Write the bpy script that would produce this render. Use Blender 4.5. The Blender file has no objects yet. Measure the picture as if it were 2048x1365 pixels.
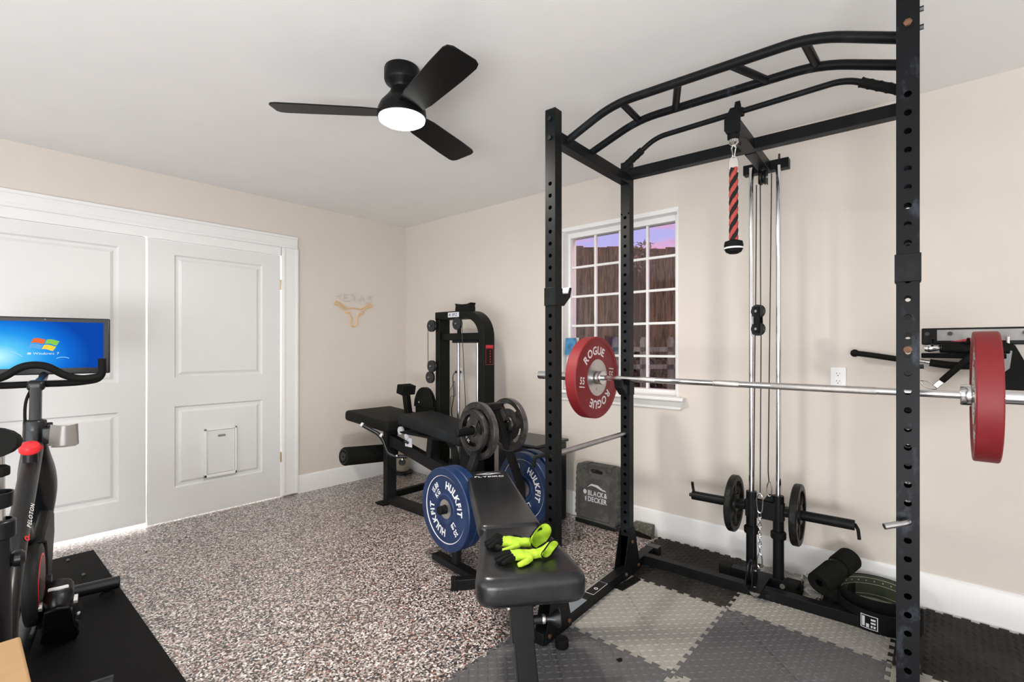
import bpy, bmesh, math, random
from mathutils import Vector, Matrix, Euler
random.seed(7)
PI = math.pi
SC = bpy.context.scene
COL = SC.collection
V = Vector

# ------------------------------------------------------------------ camera, world, lights, exposure
cd = bpy.data.cameras.new('camera'); cam = bpy.data.objects.new('camera', cd); COL.objects.link(cam)
cd.sensor_width = 36.0; cd.lens = 985.0/2048*36.0; cd.shift_y = (694-682.5)/2048; cd.clip_start = 0.05
cam.location = (4.079, -3.030, 1.232); cam.rotation_euler = (PI/2, 0, math.radians(41.25))
SC.camera = cam
SC.view_settings.view_transform = 'Standard'; SC.view_settings.look = 'None'
SC.view_settings.gamma = 1.0; SC.view_settings.exposure = 0.15; SC.view_settings.use_curve_mapping = False

def make_world():
    w = bpy.data.worlds.new('dusk_sky'); SC.world = w; w.use_nodes = True
    nt = w.node_tree; n = nt.nodes; l = nt.links; n.clear()
    out = n.new('ShaderNodeOutputWorld'); bg = n.new('ShaderNodeBackground')
    tc = n.new('ShaderNodeTexCoord'); mp = n.new('ShaderNodeMapping'); mp.inputs['Scale'].default_value = (2.0, 2.0, 14)
    no = n.new('ShaderNodeTexNoise'); no.inputs['Scale'].default_value = 1.6; no.inputs['Detail'].default_value = 5
    cr = n.new('ShaderNodeValToRGB'); cr.color_ramp.elements[0].position = .44; cr.color_ramp.elements[1].position = .62
    cr.color_ramp.elements[0].color = (0, 0, 0, 1); cr.color_ramp.elements[1].color = (1, 1, 1, 1)
    sp = n.new('ShaderNodeSeparateXYZ'); g = n.new('ShaderNodeValToRGB')
    g.color_ramp.elements[0].position = 0.0; g.color_ramp.elements[0].color = (.52, .48, .85, 1)
    g.color_ramp.elements[1].position = .7; g.color_ramp.elements[1].color = (.28, .29, .68, 1)
    e = g.color_ramp.elements.new(.3); e.color = (.42, .40, .82, 1)
    mx = n.new('ShaderNodeMix'); mx.data_type = 'RGBA'; mx.inputs[7].default_value = (1.0, .30, .32, 1)
    l.new(tc.outputs['Generated'], mp.inputs[0]); l.new(mp.outputs[0], no.inputs['Vector']); l.new(no.outputs['Fac'], cr.inputs[0])
    l.new(tc.outputs['Generated'], sp.inputs[0]); l.new(sp.outputs[2], g.inputs[0])
    l.new(cr.outputs[0], mx.inputs[0]); l.new(g.outputs[0], mx.inputs[6]); l.new(mx.outputs[2], bg.inputs[0])
    bg.inputs[1].default_value = 1.0; l.new(bg.outputs[0], out.inputs[0])
make_world()

def area(name, loc, rot, sx, sy, power, col=(1, 1, 1)):
    d = bpy.data.lights.new(name, 'AREA'); d.shape = 'RECTANGLE'; d.size = sx; d.size_y = sy; d.energy = power; d.color = col
    o = bpy.data.objects.new(name, d); COL.objects.link(o); o.location = loc; o.rotation_euler = rot; return o
# unseen fill panels added along the front and right walls to brighten the room
area('fill_front_wall', (2.3, -5.3, 1.45), (math.radians(90), 0, 0), 3.0, 1.7, 42, (.90, .955, 1))
area('fill_right_wall', (6.1, -2.2, 1.45), (math.radians(90), 0, math.radians(90)), 3.0, 1.7, 14, (.90, .955, 1))
fl_ = area('bounce_fill', (4.7, -4.9, .55), (0, 0, 0), 2.4, 1.2, 150, (.95, .975, 1))  # added fill panel low behind the camera, standing in for bounced flash
fl_.rotation_euler = V((-3.0, 3.4, 3.9)).to_track_quat('-Z', 'Y').to_euler()
area('closet_lamp', (-.45, -2.1, 2.2), (0, 0, 0), .5, 1.6, 130, (1, 1, 1))
area('outdoor_fill', (2.6, .6, 2.75), (math.radians(60), 0, math.radians(30)), .6, .3, 26, (1, .86, .66))  # added warm light outside, brightening the fence and shrubs

# ------------------------------------------------------------------ materials
def _new(name):
    m = bpy.data.materials.new(name); m.use_nodes = True
    return m, m.node_tree.nodes, m.node_tree.links, m.node_tree.nodes['Principled BSDF']
def mat(name, col, rough=.5, metal=0., var=.06, scale=6., bump=0., bscale=60., coat=0., spec=None, emis=None, es=0.):
    m, n, l, b = _new(name)
    tc = n.new('ShaderNodeTexCoord'); no = n.new('ShaderNodeTexNoise'); no.inputs['Scale'].default_value = scale; no.inputs['Detail'].default_value = 4
    l.new(tc.outputs['Object'], no.inputs['Vector'])
    cr = n.new('ShaderNodeValToRGB')
    cr.color_ramp.elements[0].position = .3; cr.color_ramp.elements[1].position = .7
    cr.color_ramp.elements[0].color = tuple(max(0, c*(1-var)) for c in col)+(1,)
    cr.color_ramp.elements[1].color = tuple(min(1, c*(1+var)) for c in col)+(1,)
    l.new(no.outputs['Fac'], cr.inputs[0]); l.new(cr.outputs[0], b.inputs['Base Color'])
    b.inputs['Roughness'].default_value = rough; b.inputs['Metallic'].default_value = metal
    b.inputs['Coat Weight'].default_value = coat
    b.inputs['Specular IOR Level'].default_value = spec if spec is not None else (.13 if max(col) < .03 and rough > .35 else .5)
    if bump:
        n2 = n.new('ShaderNodeTexNoise'); n2.inputs['Scale'].default_value = bscale; n2.inputs['Detail'].default_value = 3
        bp = n.new('ShaderNodeBump'); bp.inputs['Strength'].default_value = bump; bp.inputs['Distance'].default_value = .003
        l.new(tc.outputs['Object'], n2.inputs['Vector']); l.new(n2.outputs['Fac'], bp.inputs['Height']); l.new(bp.outputs[0], b.inputs['Normal'])
    if emis: b.inputs['Emission Color'].default_value = emis+(1,); b.inputs['Emission Strength'].default_value = es
    return m
def worn(name, col, dust, rough=.5, lo=.58, hi=.75, scale=4., metal=0., coat=0., bump=0., stretch=(1, 1, 1)):
    """paint or rubber with patches of chalk dust or scuffing of their own"""
    m, n, l, b = _new(name)
    tc = n.new('ShaderNodeTexCoord'); mp = n.new('ShaderNodeMapping'); mp.inputs['Scale'].default_value = stretch
    no = n.new('ShaderNodeTexNoise'); no.inputs['Scale'].default_value = scale; no.inputs['Detail'].default_value = 7; no.inputs['Roughness'].default_value = .65
    cr = n.new('ShaderNodeValToRGB'); cr.color_ramp.elements[0].position = lo; cr.color_ramp.elements[1].position = hi
    cr.color_ramp.elements[0].color = col+(1,); cr.color_ramp.elements[1].color = dust+(1,)
    l.new(tc.outputs['Object'], mp.inputs[0]); l.new(mp.outputs[0], no.inputs['Vector']); l.new(no.outputs['Fac'], cr.inputs[0]); l.new(cr.outputs[0], b.inputs['Base Color'])
    b.inputs['Roughness'].default_value = rough; b.inputs['Metallic'].default_value = metal; b.inputs['Coat Weight'].default_value = coat
    b.inputs['Specular IOR Level'].default_value = .13 if max(col) < .03 and rough > .35 else .5
    if bump:
        n2 = n.new('ShaderNodeTexNoise'); n2.inputs['Scale'].default_value = 90
        bp = n.new('ShaderNodeBump'); bp.inputs['Strength'].default_value = bump; bp.inputs['Distance'].default_value = .003
        l.new(tc.outputs['Object'], n2.inputs['Vector']); l.new(n2.outputs['Fac'], bp.inputs['Height']); l.new(bp.outputs[0], b.inputs['Normal'])
    return m
def floor_mat():
    m, n, l, b = _new('epoxy_flake_floor')
    tc = n.new('ShaderNodeTexCoord')
    dn = n.new('ShaderNodeTexNoise'); dn.inputs['Scale'].default_value = 90; dn.inputs['Detail'].default_value = 2
    md = n.new('ShaderNodeVectorMath'); md.operation = 'MULTIPLY_ADD'; md.inputs[1].default_value = (.012, .012, 0)
    l.new(tc.outputs['Object'], dn.inputs['Vector']); l.new(dn.outputs['Color'], md.inputs[0]); l.new(tc.outputs['Object'], md.inputs[2])
    vo = n.new('ShaderNodeTexVoronoi'); vo.inputs['Scale'].default_value = 150
    l.new(md.outputs[0], vo.inputs['Vector'])
    sp = n.new('ShaderNodeSeparateColor'); l.new(vo.outputs['Color'], sp.inputs[0])
    cr = n.new('ShaderNodeValToRGB'); r = cr.color_ramp; r.interpolation = 'CONSTANT'
    cols = [(0, (.012, .010, .012)), (.21, (.42, .37, .35)), (.38, (.13, .10, .09)), (.53, (.78, .73, .71)), (.665, (.055, .043, .042)), (.80, (.38, .29, .25)), (.92, (.36, .12, .07)), (.95, (.52, .46, .44))]
    r.elements[0].position = 0; r.elements[0].color = cols[0][1]+(1,); r.elements[1].position = cols[1][0]; r.elements[1].color = cols[1][1]+(1,)
    for p, c in cols[2:]: e = r.elements.new(p); e.color = c+(1,)
    l.new(sp.outputs[0], cr.inputs[0]); l.new(cr.outputs[0], b.inputs['Base Color'])
    b.inputs['Roughness'].default_value = .42; b.inputs['Coat Weight'].default_value = .55; b.inputs['Coat Roughness'].default_value = .16
    n2 = n.new('ShaderNodeTexNoise'); n2.inputs['Scale'].default_value = 60; bp = n.new('ShaderNodeBump'); bp.inputs['Strength'].default_value = .25; bp.inputs['Distance'].default_value = .002
    l.new(tc.outputs['Object'], n2.inputs['Vector']); l.new(n2.outputs['Fac'], bp.inputs['Height']); l.new(bp.outputs[0], b.inputs['Normal']); l.new(bp.outputs[0], b.inputs['Coat Normal'])
    return m
def glass_mat(name='window_glass', tint=(1, 1, 1), refl=.08):
    m, n, l, b = _new(name); n.remove(b); out = n['Material Output']
    t = n.new('ShaderNodeBsdfTransparent'); t.inputs[0].default_value = tint+(1,)
    g = n.new('ShaderNodeBsdfGlossy'); g.inputs['Roughness'].default_value = .02
    fr = n.new('ShaderNodeFresnel'); fr.inputs[0].default_value = 1.45
    mx = n.new('ShaderNodeMixShader'); l.new(fr.outputs[0], mx.inputs[0]); l.new(t.outputs[0], mx.inputs[1]); l.new(g.outputs[0], mx.inputs[2]); l.new(mx.outputs[0], out.inputs[0])
    return m
def wood_mat(name, c1, c2, rough=.8):
    m, n, l, b = _new(name)
    tc = n.new('ShaderNodeTexCoord'); mp = n.new('ShaderNodeMapping'); mp.inputs['Scale'].default_value = (14, 14, 1.2)
    no = n.new('ShaderNodeTexNoise'); no.inputs['Scale'].default_value = 3; no.inputs['Detail'].default_value = 8; no.inputs['Distortion'].default_value = 1.2
    cr = n.new('ShaderNodeValToRGB'); cr.color_ramp.elements[0].position = .35; cr.color_ramp.elements[1].position = .72
    cr.color_ramp.elements[0].color = c1+(1,); cr.color_ramp.elements[1].color = c2+(1,)
    l.new(tc.outputs['Object'], mp.inputs[0]); l.new(mp.outputs[0], no.inputs['Vector']); l.new(no.outputs['Fac'], cr.inputs[0]); l.new(cr.outputs[0], b.inputs['Base Color'])
    b.inputs['Roughness'].default_value = rough
    return m
def screen_mat():
    m, n, l, b = _new('lit_blue_screen'); n.remove(b); out = n['Material Output']
    tc = n.new('ShaderNodeTexCoord'); mp = n.new('ShaderNodeMapping'); mp.inputs['Scale'].default_value = (0, 2.9, 4.2)
    gr = n.new('ShaderNodeTexGradient'); gr.gradient_type = 'SPHERICAL'
    cr = n.new('ShaderNodeValToRGB'); r = cr.color_ramp
    r.elements[0].position = .0; r.elements[0].color = (.004, .06, .38, 1); r.elements[1].position = 1; r.elements[1].color = (.55, .92, .95, 1)
    for p, c in ((.25, (.006, .14, .62)), (.5, (.02, .30, .80)), (.75, (.10, .55, .88))): e = r.elements.new(p); e.color = c+(1,)
    em = n.new('ShaderNodeEmission'); em.inputs[1].default_value = 1.0
    mp.inputs['Location'].default_value = (0, -.50, .22)
    l.new(tc.outputs['Object'], mp.inputs[0]); l.new(mp.outputs[0], gr.inputs[0]); l.new(gr.outputs[0], cr.inputs[0]); l.new(cr.outputs[0], em.inputs[0]); l.new(em.outputs[0], out.inputs[0])
    return m

M = {}
M['wall'] = mat('warm_beige_paint', (.655, .598, .543), .85, var=.012, bump=.05, bscale=220)
M['ceil'] = mat('white_ceiling_paint', (.84, .83, .815), .9, var=.01)
M['trim'] = mat('white_trim_paint', (.80, .79, .78), .35, var=.01)
M['door'] = mat('white_door_paint', (.72, .715, .705), .42, var=.01)
M['floor'] = floor_mat()
M['glass'] = glass_mat()
M['steel'] = worn('black_powder_coat', (.0065, .007, .0075), (.022, .024, .028), .4, .56, .82, 5)
M['steel2'] = worn('black_powder_coat_scuffed', (.0045, .005, .006), (.09, .105, .14), .42, .58, .88, 7, stretch=(2, 2, 1))
M['black'] = mat('black_painted_steel', (.006, .006, .006), .38, var=.15)
M['machine'] = mat('machine_black_steel', (.0055, .006, .005), .45, var=.15)
M['machine2'] = mat('machine_grey_steel', (.013, .013, .013), .5, var=.15)
M['rubber'] = mat('black_rubber', (.007, .007, .0065), .7, var=.12, bump=.1)
M['plastic'] = mat('black_plastic', (.0065, .007, .008), .32, var=.1)
M['chrome'] = mat('chrome', (.72, .72, .73), .13, 1.0, var=.03)
M['chromed'] = mat('dull_chrome', (.42, .42, .43), .28, 1.0, var=.15, scale=20)
M['knurl'] = mat('knurled_steel', (.55, .53, .52), .42, 1.0, var=.1, scale=60, bump=.4, bscale=700)
M['alu'] = mat('cast_steel_disc', (.55, .53, .51), .35, .9, var=.06, scale=20)
M['rust'] = mat('rusty_bolt', (.15, .075, .04), .7, .4, var=.4, scale=60)
M['red'] = worn('red_rubber', (.205, .009, .013), (.26, .022, .026), .55, .5, .8, 8)
M['blue'] = worn('blue_rubber', (.004, .021, .078), (.022, .06, .15), .42, .52, .85, 9)
M['white'] = mat('white_lettering', (.80, .80, .80), .6, var=.03)
M['silvertext'] = mat('silver_lettering', (.74, .70, .70), .5, var=.03)
M['iron'] = worn('cast_iron_grey', (.018, .016, .015), (.10, .09, .08), .34, .5, .85, 18, metal=.4, bump=.25)
M['ironrim'] = mat('worn_iron_rim', (.17, .165, .16), .33, .85, var=.35, scale=25)
M['ironblk'] = worn('hammered_black_iron', (.009, .009, .008), (.04, .038, .032), .38, .5, .8, 30, bump=.5)
M['vinyl'] = worn('black_vinyl', (.009, .0095, .011), (.045, .047, .052), .30, .5, .85, 3.5, bump=.12)
M['pad'] = worn('dark_upholstery', (.007, .0075, .0065), (.018, .017, .014), .6, .5, .85, 6, bump=.1)
M['padg'] = worn('grey_black_upholstery', (.010, .0115, .013), (.026, .029, .032), .55, .5, .85, 6, bump=.1)
M['foam'] = mat('black_foam', (.008, .008, .007), .9, var=.15, bump=.4, bscale=140)
M['matl'] = worn('light_grey_foam_tile', (.30, .285, .26), (.17, .15, .13), .62, .56, .78, 3.2)
M['matm'] = worn('mid_grey_foam_tile', (.090, .088, .092), (.155, .155, .165), .58, .52, .80, 2.6)
M['matd'] = worn('dark_foam_tile', (.020, .018, .017), (.062, .055, .048), .62, .45, .78, 3.0)
M['bmat'] = mat('black_exercise_mat', (.005, .005, .005), .7, var=.15, spec=.12, bump=.2, bscale=400)
M['lime'] = mat('lime_fabric', (.40, .60, .03), .75, var=.18, scale=40, bump=.3, bscale=300)
M['blackcloth'] = mat('black_fabric', (.006, .006, .006), .85, var=.2, bump=.3, bscale=300)
M['card'] = mat('cardboard', (.43, .265, .13), .85, var=.05, scale=12)
M['case'] = worn('dusty_case_plastic', (.060, .059, .054), (.15, .145, .13), .6, .45, .8, 10)
M['dusty'] = worn('dusty_block', (.08, .075, .055), (.24, .22, .17), .8, .5, .7, 50)
M['olive'] = mat('olive_suede', (.045, .055, .030), .85, var=.15, scale=30)
M['stitch'] = mat('pale_stitching', (.45, .46, .40), .8)
M['rope_r'] = mat('red_rope', (.42, .055, .045), .7, var=.15, scale=60, bump=.3, bscale=400)
M['rope_b'] = mat('black_rope', (.018, .017, .016), .7, var=.15, scale=60, bump=.3, bscale=400)
M['knobred'] = mat('glossy_red_plastic', (.75, .03, .035), .3, var=.03)
M['redtrim'] = mat('red_trim', (.50, .02, .03), .45)
M['smoke'] = mat('smoked_plastic', (.20, .185, .165), .2, var=.05)
M['orange'] = mat('orange_neon_tube', (.80, .48, .17), .35, var=.05)
M['acr'] = mat('pale_neon_tube', (.66, .61, .56), .3, var=.02)
M['label'] = mat('white_label', (.62, .62, .66), .5, var=.05)
M['navy'] = mat('navy_print', (.03, .035, .16), .5)
M['beige'] = mat('beige_plastic', (.36, .31, .22), .45)
M['gold'] = mat('brass', (.55, .40, .20), .35, .9)
M['grey'] = mat('mid_grey_plastic', (.22, .22, .22), .4)
M['greyblue'] = mat('blue_grey_panel', (.16, .19, .22), .25, coat=.3)
M['leafd'] = mat('dry_leaf', (.07, .045, .03), .8, var=.3, scale=80)
M['fencew'] = wood_mat('dark_fence_timber', (.035, .022, .012), (.27, .19, .11))
M['picket'] = wood_mat('grey_picket', (.10, .10, .095), (.24, .23, .22))
M['ground'] = mat('dark_garden_soil', (.03, .026, .02), .95, var=.5, scale=8)
M['leafp'] = mat('pale_leaf', (.34, .30, .19), .7, var=.3, scale=20)
M['leafk'] = mat('dark_leaf', (.045, .05, .03), .8, var=.4, scale=20)
M['bag'] = glass_mat('clear_plastic_bag', (.93, .93, .93))
M['lamp'] = mat('lit_diffuser', (.9, .9, .9), .5, emis=(1, .99, .97), es=14)
M['screen'] = screen_mat()
for k, c in (('s_red', (.80, .12, .02)), ('s_grn', (.22, .55, .06)), ('s_blu', (.10, .38, .75)), ('s_yel', (.90, .62, .04)), ('s_wht', (.75, .85, .9)), ('s_cyan', (.35, .65, .9))):
    M[k] = mat('screen_'+k, (0, 0, 0), .5, emis=c, es=1.0)

# ------------------------------------------------------------------ mesh builders
def perp(d):
    d = V(d).normalized(); a = V((0, 0, 1)) if abs(d.z) < .9 else V((1, 0, 0))
    x = d.cross(a).normalized(); return x, x.cross(d).normalized()
class MB:
    def __init__(s): s.bm = bmesh.new(); s.T = Matrix()
    def vs(s, pts): return [s.bm.verts.new(s.T @ V(p)) for p in pts]
    def face(s, vs):
        try: return s.bm.faces.new(vs)
        except ValueError: return None
    def box(s, c, size, rot=None):
        R = rot.to_matrix() if isinstance(rot, Euler) else (rot if rot is not None else Matrix.Identity(3))
        h = V(size)/2; p = []
        for z in (-1, 1):
            for x, y in ((-1, -1), (1, -1), (1, 1), (-1, 1)): p.append(V(c)+R @ V((x*h.x, y*h.y, z*h.z)))
        v = s.vs(p)
        for f in ((3, 2, 1, 0), (4, 5, 6, 7), (0, 1, 5, 4), (1, 2, 6, 5), (2, 3, 7, 6), (3, 0, 4, 7)): s.face([v[i] for i in f])
        return s
    def b2(s, a, b):
        a = V(a); b = V(b); return s.box((a+b)/2, (abs(b.x-a.x), abs(b.y-a.y), abs(b.z-a.z)))
    def beam(s, a, b, w, h, up=(0, 0, 1)):
        """square bar from a to b: w across, h along up"""
        a = V(a); b = V(b); d = (b-a).normalized(); u = V(up); x = d.cross(u)
        if x.length < 1e-5: x = d.cross(V((1, 0, 0)))
        x.normalize(); y = x.cross(d).normalized()
        pr = [(-w/2, -h/2), (w/2, -h/2), (w/2, h/2), (-w/2, h/2)]
        A = s.vs([a+x*p+y*q for p, q in pr]); B = s.vs([b+x*p+y*q for p, q in pr])
        s.face(A[::-1]); s.face(B)
        for i in range(4): s.face([A[i], A[(i+1) % 4], B[(i+1) % 4], B[i]])
        return s
    def sweep(s, prof, pts, caps=True, closed=False, scales=None, up=None):
        pts = [V(p) for p in pts]; n = len(pts); rings = []
        x = None
        for i, p in enumerate(pts):
            if closed: d = (pts[(i+1) % n]-pts[i-1]).normalized()
            else: d = (pts[min(i+1, n-1)]-pts[max(i-1, 0)]).normalized()
            if up is not None:
                x = d.cross(V(up)).normalized()
            elif x is None: x, _ = perp(d)
            else:
                x = (x-d*x.dot(d)); x = x.normalized() if x.length > 1e-6 else perp(d)[0]
            y = x.cross(d).normalized(); k = scales[i] if scales else 1.
            kk = k if isinstance(k, tuple) else (k, k)
            rings.append(s.vs([p+x*a*kk[0]+y*b*kk[1] for a, b in prof]))
        m = len(prof)
        for i in range(n if closed else n-1):
            A = rings[i]; B = rings[(i+1) % n]
            for j in range(m): s.face([A[j], A[(j+1) % m], B[(j+1) % m], B[j]])
        if caps and not closed: s.face(rings[0][::-1]); s.face(rings[-1])
        return s
    def tube(s, pts, r, seg=12, caps=True, closed=False, scales=None):
        return s.sweep([(math.cos(2*PI*i/seg)*r, math.sin(2*PI*i/seg)*r) for i in range(seg)], pts, caps, closed, scales)
    def cyl(s, a, b, r, seg=16, r2=None):
        return s.tube([a, b], r, seg, scales=None if r2 is None else [1, r2/r])
    def lathe(s, prof, seg=32, c=(0, 0, 0), ax=None, close=False):
        """prof = (radius, z) points around local z (or axis ax) through c"""
        if ax is None: x, y, z = V((1, 0, 0)), V((0, 1, 0)), V((0, 0, 1))
        else: z = V(ax).normalized(); x, y = perp(z); y = z.cross(x)
        c = V(c); rings = []
        for r, h in prof:
            if r < 1e-6: rings.append(s.vs([c+z*h])*seg)
            else: rings.append(s.vs([c+z*h+x*r*math.cos(2*PI*i/seg)+y*r*math.sin(2*PI*i/seg) for i in range(seg)]))
        k = len(prof)
        for i in range(k if close else k-1):
            A = rings[i]; B = rings[(i+1) % k]
            for j in range(seg):
                q = []
                for v in (A[j], A[(j+1) % seg], B[(j+1) % seg], B[j]):
                    if v not in q: q.append(v)
                if len(q) > 2: s.face(q)
        return s
    def prism(s, poly, z0, z1, fr=None):
        """poly in a plane extruded; fr=(origin,x,y,z) frame"""
        o, x, y, z = fr if fr else (V((0, 0, 0)), V((1, 0, 0)), V((0, 1, 0)), V((0, 0, 1)))
        o = V(o); x = V(x); y = V(y); z = V(z)
        A = s.vs([o+x*a+y*b+z*z0 for a, b in poly]); B = s.vs([o+x*a+y*b+z*z1 for a, b in poly]); n = len(poly)
        s.face(A[::-1]); s.face(B)
        for i in range(n): s.face([A[i], A[(i+1) % n], B[(i+1) % n], B[i]])
        return s
    def ell(s, c, r, rot=None, seg=14, rg=9):
        R = rot.to_matrix() if isinstance(rot, Euler) else (rot if rot is not None else Matrix.Identity(3)); c = V(c); rings = []
        for i in range(rg+1):
            t = PI*i/rg
            if i in (0, rg): rings.append(s.vs([c+R @ V((0, 0, r[2]*math.cos(t)))])*seg)
            else: rings.append(s.vs([c+R @ V((r[0]*math.sin(t)*math.cos(2*PI*j/seg), r[1]*math.sin(t)*math.sin(2*PI*j/seg), r[2]*math.cos(t))) for j in range(seg)]))
        for i in range(rg):
            for j in range(seg):
                q = []
                for v in (rings[i][j], rings[i+1][j], rings[i+1][(j+1) % seg], rings[i][(j+1) % seg]):
                    if v not in q: q.append(v)
                if len(q) > 2: s.face(q)
        return s
    def build(s, name, m, parent=None, smooth=35, bevel=0, seg=2, mods=None, flat=False):
        bmesh.ops.recalc_face_normals(s.bm, faces=s.bm.faces)
        me = bpy.data.meshes.new(name)
        for f in s.bm.faces: f.smooth = not flat
        if smooth:
            for e in s.bm.edges:
                if len(e.link_faces) == 2 and e.calc_face_angle(0) > math.radians(smooth): e.smooth = False
        s.bm.to_mesh(me); s.bm.free()
        me.materials.append(m)
        o = bpy.data.objects.new(name, me); COL.objects.link(o)
        if parent: o.parent = parent
        if bevel:
            b = o.modifiers.new('bevel', 'BEVEL'); b.width = bevel; b.segments = seg; b.limit_method = 'ANGLE'; b.angle_limit = math.radians(40); b.harden_normals = False
        if mods: mods(o)
        return o
def fillet(pts, r, seg=6):
    pts = [V(p) for p in pts]; out = [pts[0]]
    for i in range(1, len(pts)-1):
        p = pts[i]; a = pts[i-1]-p; b = pts[i+1]-p; k = min(r, a.length*.48, b.length*.48)
        A = p+a.normalized()*k; B = p+b.normalized()*k
        for j in range(seg+1):
            t = j/seg; out.append(A*(1-t)**2+p*2*t*(1-t)+B*t*t)
    out.append(pts[-1]); return out
def smoothpath(pts, n=6, closed=False):
    """Catmull-Rom through the points"""
    P = [V(p) for p in pts]; out = []; N = len(P)
    rng = range(N) if closed else range(N-1)
    for i in rng:
        p0 = P[(i-1) % N] if closed or i > 0 else P[0]; p1 = P[i]; p2 = P[(i+1) % N]; p3 = P[(i+2) % N] if closed or i+2 < N else P[-1]
        for j in range(n):
            t = j/n; out.append(.5*((2*p1)+(p2-p0)*t+(2*p0-5*p1+4*p2-p3)*t*t+(3*p1-p0-3*p2+p3)*t**3))
    if not closed: out.append(P[-1])
    return out
def rrect(w, h, r, seg=5):
    o = []
    for cx, cy, a in ((w/2-r, h/2-r, 0), (-w/2+r, h/2-r, 90), (-w/2+r, -h/2+r, 180), (w/2-r, -h/2+r, 270)):
        for i in range(seg+1):
            t = math.radians(a+90*i/seg); o.append((cx+r*math.cos(t), cy+r*math.sin(t)))
    return o

# text
_fonts = {}
def glyph(ch, bold=.0):
    k = (ch, bold)
    if k not in _fonts:
        c = bpy.data.curves.new('glyph', 'FONT'); c.body = ch; c.size = 1; c.offset = bold; c.resolution_u = 3
        o = bpy.data.objects.new('glyph', c); COL.objects.link(o)
        dg = bpy.context.evaluated_depsgraph_get(); dg.update()
        me = bpy.data.meshes.new_from_object(o.evaluated_get(dg))
        vv = [v.co.copy() for v in me.vertices]; ff = [tuple(p.vertices) for p in me.polygons]
        bpy.data.objects.remove(o); bpy.data.curves.remove(c); bpy.data.meshes.remove(me)
        xs = [v.x for v in vv] or [0, .3]
        _fonts[k] = (vv, ff, min(xs), max(xs))
    return _fonts[k]
def put_glyph(mb, ch, T, size, bold=.0, sx=1.0):
    vv, ff, x0, x1 = glyph(ch, bold)
    if not ff: return
    vs = mb.vs([T @ V(((v.x-(x0+x1)/2)*size*sx, (v.y-.36)*size, 0)) for v in vv])
    for f in ff: mb.face([vs[i] for i in f])
def line_text(mb, text, T, size, bold=.0, sx=1.0, gap=.10):
    ws = [(.35 if c == ' ' else (glyph(c, bold)[3]-glyph(c, bold)[2]))*size*sx for c in text]
    tot = sum(ws)+gap*size*(len(text)-1); x = -tot/2
    for c, w in zip(text, ws):
        if c != ' ': put_glyph(mb, c, T @ Matrix.Translation((x+w/2, 0, 0)), size, bold, sx)
        x += w+gap*size
def arc_text(mb, text, R, mid_deg, z, size, bold=.0, gap=.12, sx=1.0):
    ws = [(glyph(c, bold)[3]-glyph(c, bold)[2])*size*sx for c in text]
    tot = sum(ws)+gap*size*(len(text)-1); a = math.radians(mid_deg)+tot/2/R
    for c, w in zip(text, ws):
        a -= w/2/R
        put_glyph(mb, c, Matrix.Translation((R*math.cos(a), R*math.sin(a), z)) @ Matrix.Rotation(a-PI/2, 4, 'Z'), size, bold, sx)
        a -= (w/2+gap*size)/R

# things
def thing(name, label, cat, loc=(0, 0, 0), rot=None, group=None):
    o = bpy.data.objects.new(name, None); COL.objects.link(o); o.empty_display_size = .1
    o.location = loc
    if isinstance(rot, (int, float)): o.rotation_euler = (0, 0, rot)
    elif isinstance(rot, Matrix): o.rotation_euler = rot.to_euler()
    elif rot is not None: o.rotation_euler = rot
    o['label'] = label; o['category'] = cat
    if group: o['group'] = group
    return o
def tag(o, label, cat, group=None, kind=None):
    o['label'] = label; o['category'] = cat
    if group: o['group'] = group
    if kind: o['kind'] = kind
    return o
def struct(o): o['kind'] = 'structure'; return o
def frame_rot(zaxis, up=(0, 0, 1)):
    z = V(zaxis).normalized(); y = V(up); y = (y-z*y.dot(z)).normalized(); x = y.cross(z)
    return Matrix((x, y, z)).transposed()
def dup(root, loc=None, rot=None, label=None, group=None):
    r = root.copy(); COL.objects.link(r)
    if loc is not None: r.location = loc
    if rot is not None: r.rotation_euler = rot
    if label: r['label'] = label
    if group: r['group'] = group
    for ch in [c for c in bpy.data.objects if c.parent == root]:
        c = ch.copy(); COL.objects.link(c); c.parent = r
        for g in [k for k in bpy.data.objects if k.parent == ch]:
            d = g.copy(); COL.objects.link(d); d.parent = c
    return r

# ================================================================== ROOM
RX, RY, RH = 6.2, -5.4, 2.43
struct(MB().b2((-.9, RY, -.1), (RX, 0, 0)).build('floor', M['floor']))
struct(MB().b2((-.9, RY-.1, RH), (RX+.1, .15, RH+.1)).build('ceiling', M['ceil']))
DY0, DY1, DZ = -3.054, -1.240, 2.044      # door opening
w = MB(); w.b2((-.12, DY1, 0), (0, .15, RH)); w.b2((-.12, DY0, DZ), (0, DY1, RH)); w.b2((-.12, RY, 0), (0, DY0, RH))
struct(w.build('wall_left', M['wall']))
WX0, WX1, WZ0, WZ1 = 1.925, 2.818, .912, 2.095   # window opening
w = MB(); w.b2((0, 0, 0), (WX0, .15, RH)); w.b2((WX1, 0, 0), (RX+.1, .15, RH)); w.b2((WX0, 0, 0), (WX1, .15, WZ0)); w.b2((WX0, 0, WZ1), (WX1, .15, RH))
struct(w.build('wall_back', M['wall']))
struct(MB().b2((RX, RY, 0), (RX+.1, 0, RH)).build('wall_right', M['wall']))
struct(MB().b2((0, RY-.1, 0), (RX+.1, RY, RH)).build('wall_front', M['wall']))
w = MB(); w.b2((-.95, DY0-.2, 0), (-.9, DY1+.2, RH)); w.b2((-.9, DY0-.25, 0), (-.12, DY0-.2, RH)); w.b2((-.9, DY1+.2, 0), (-.12, DY1+.25, RH))
struct(w.build('wall_closet', M['ceil']))
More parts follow.
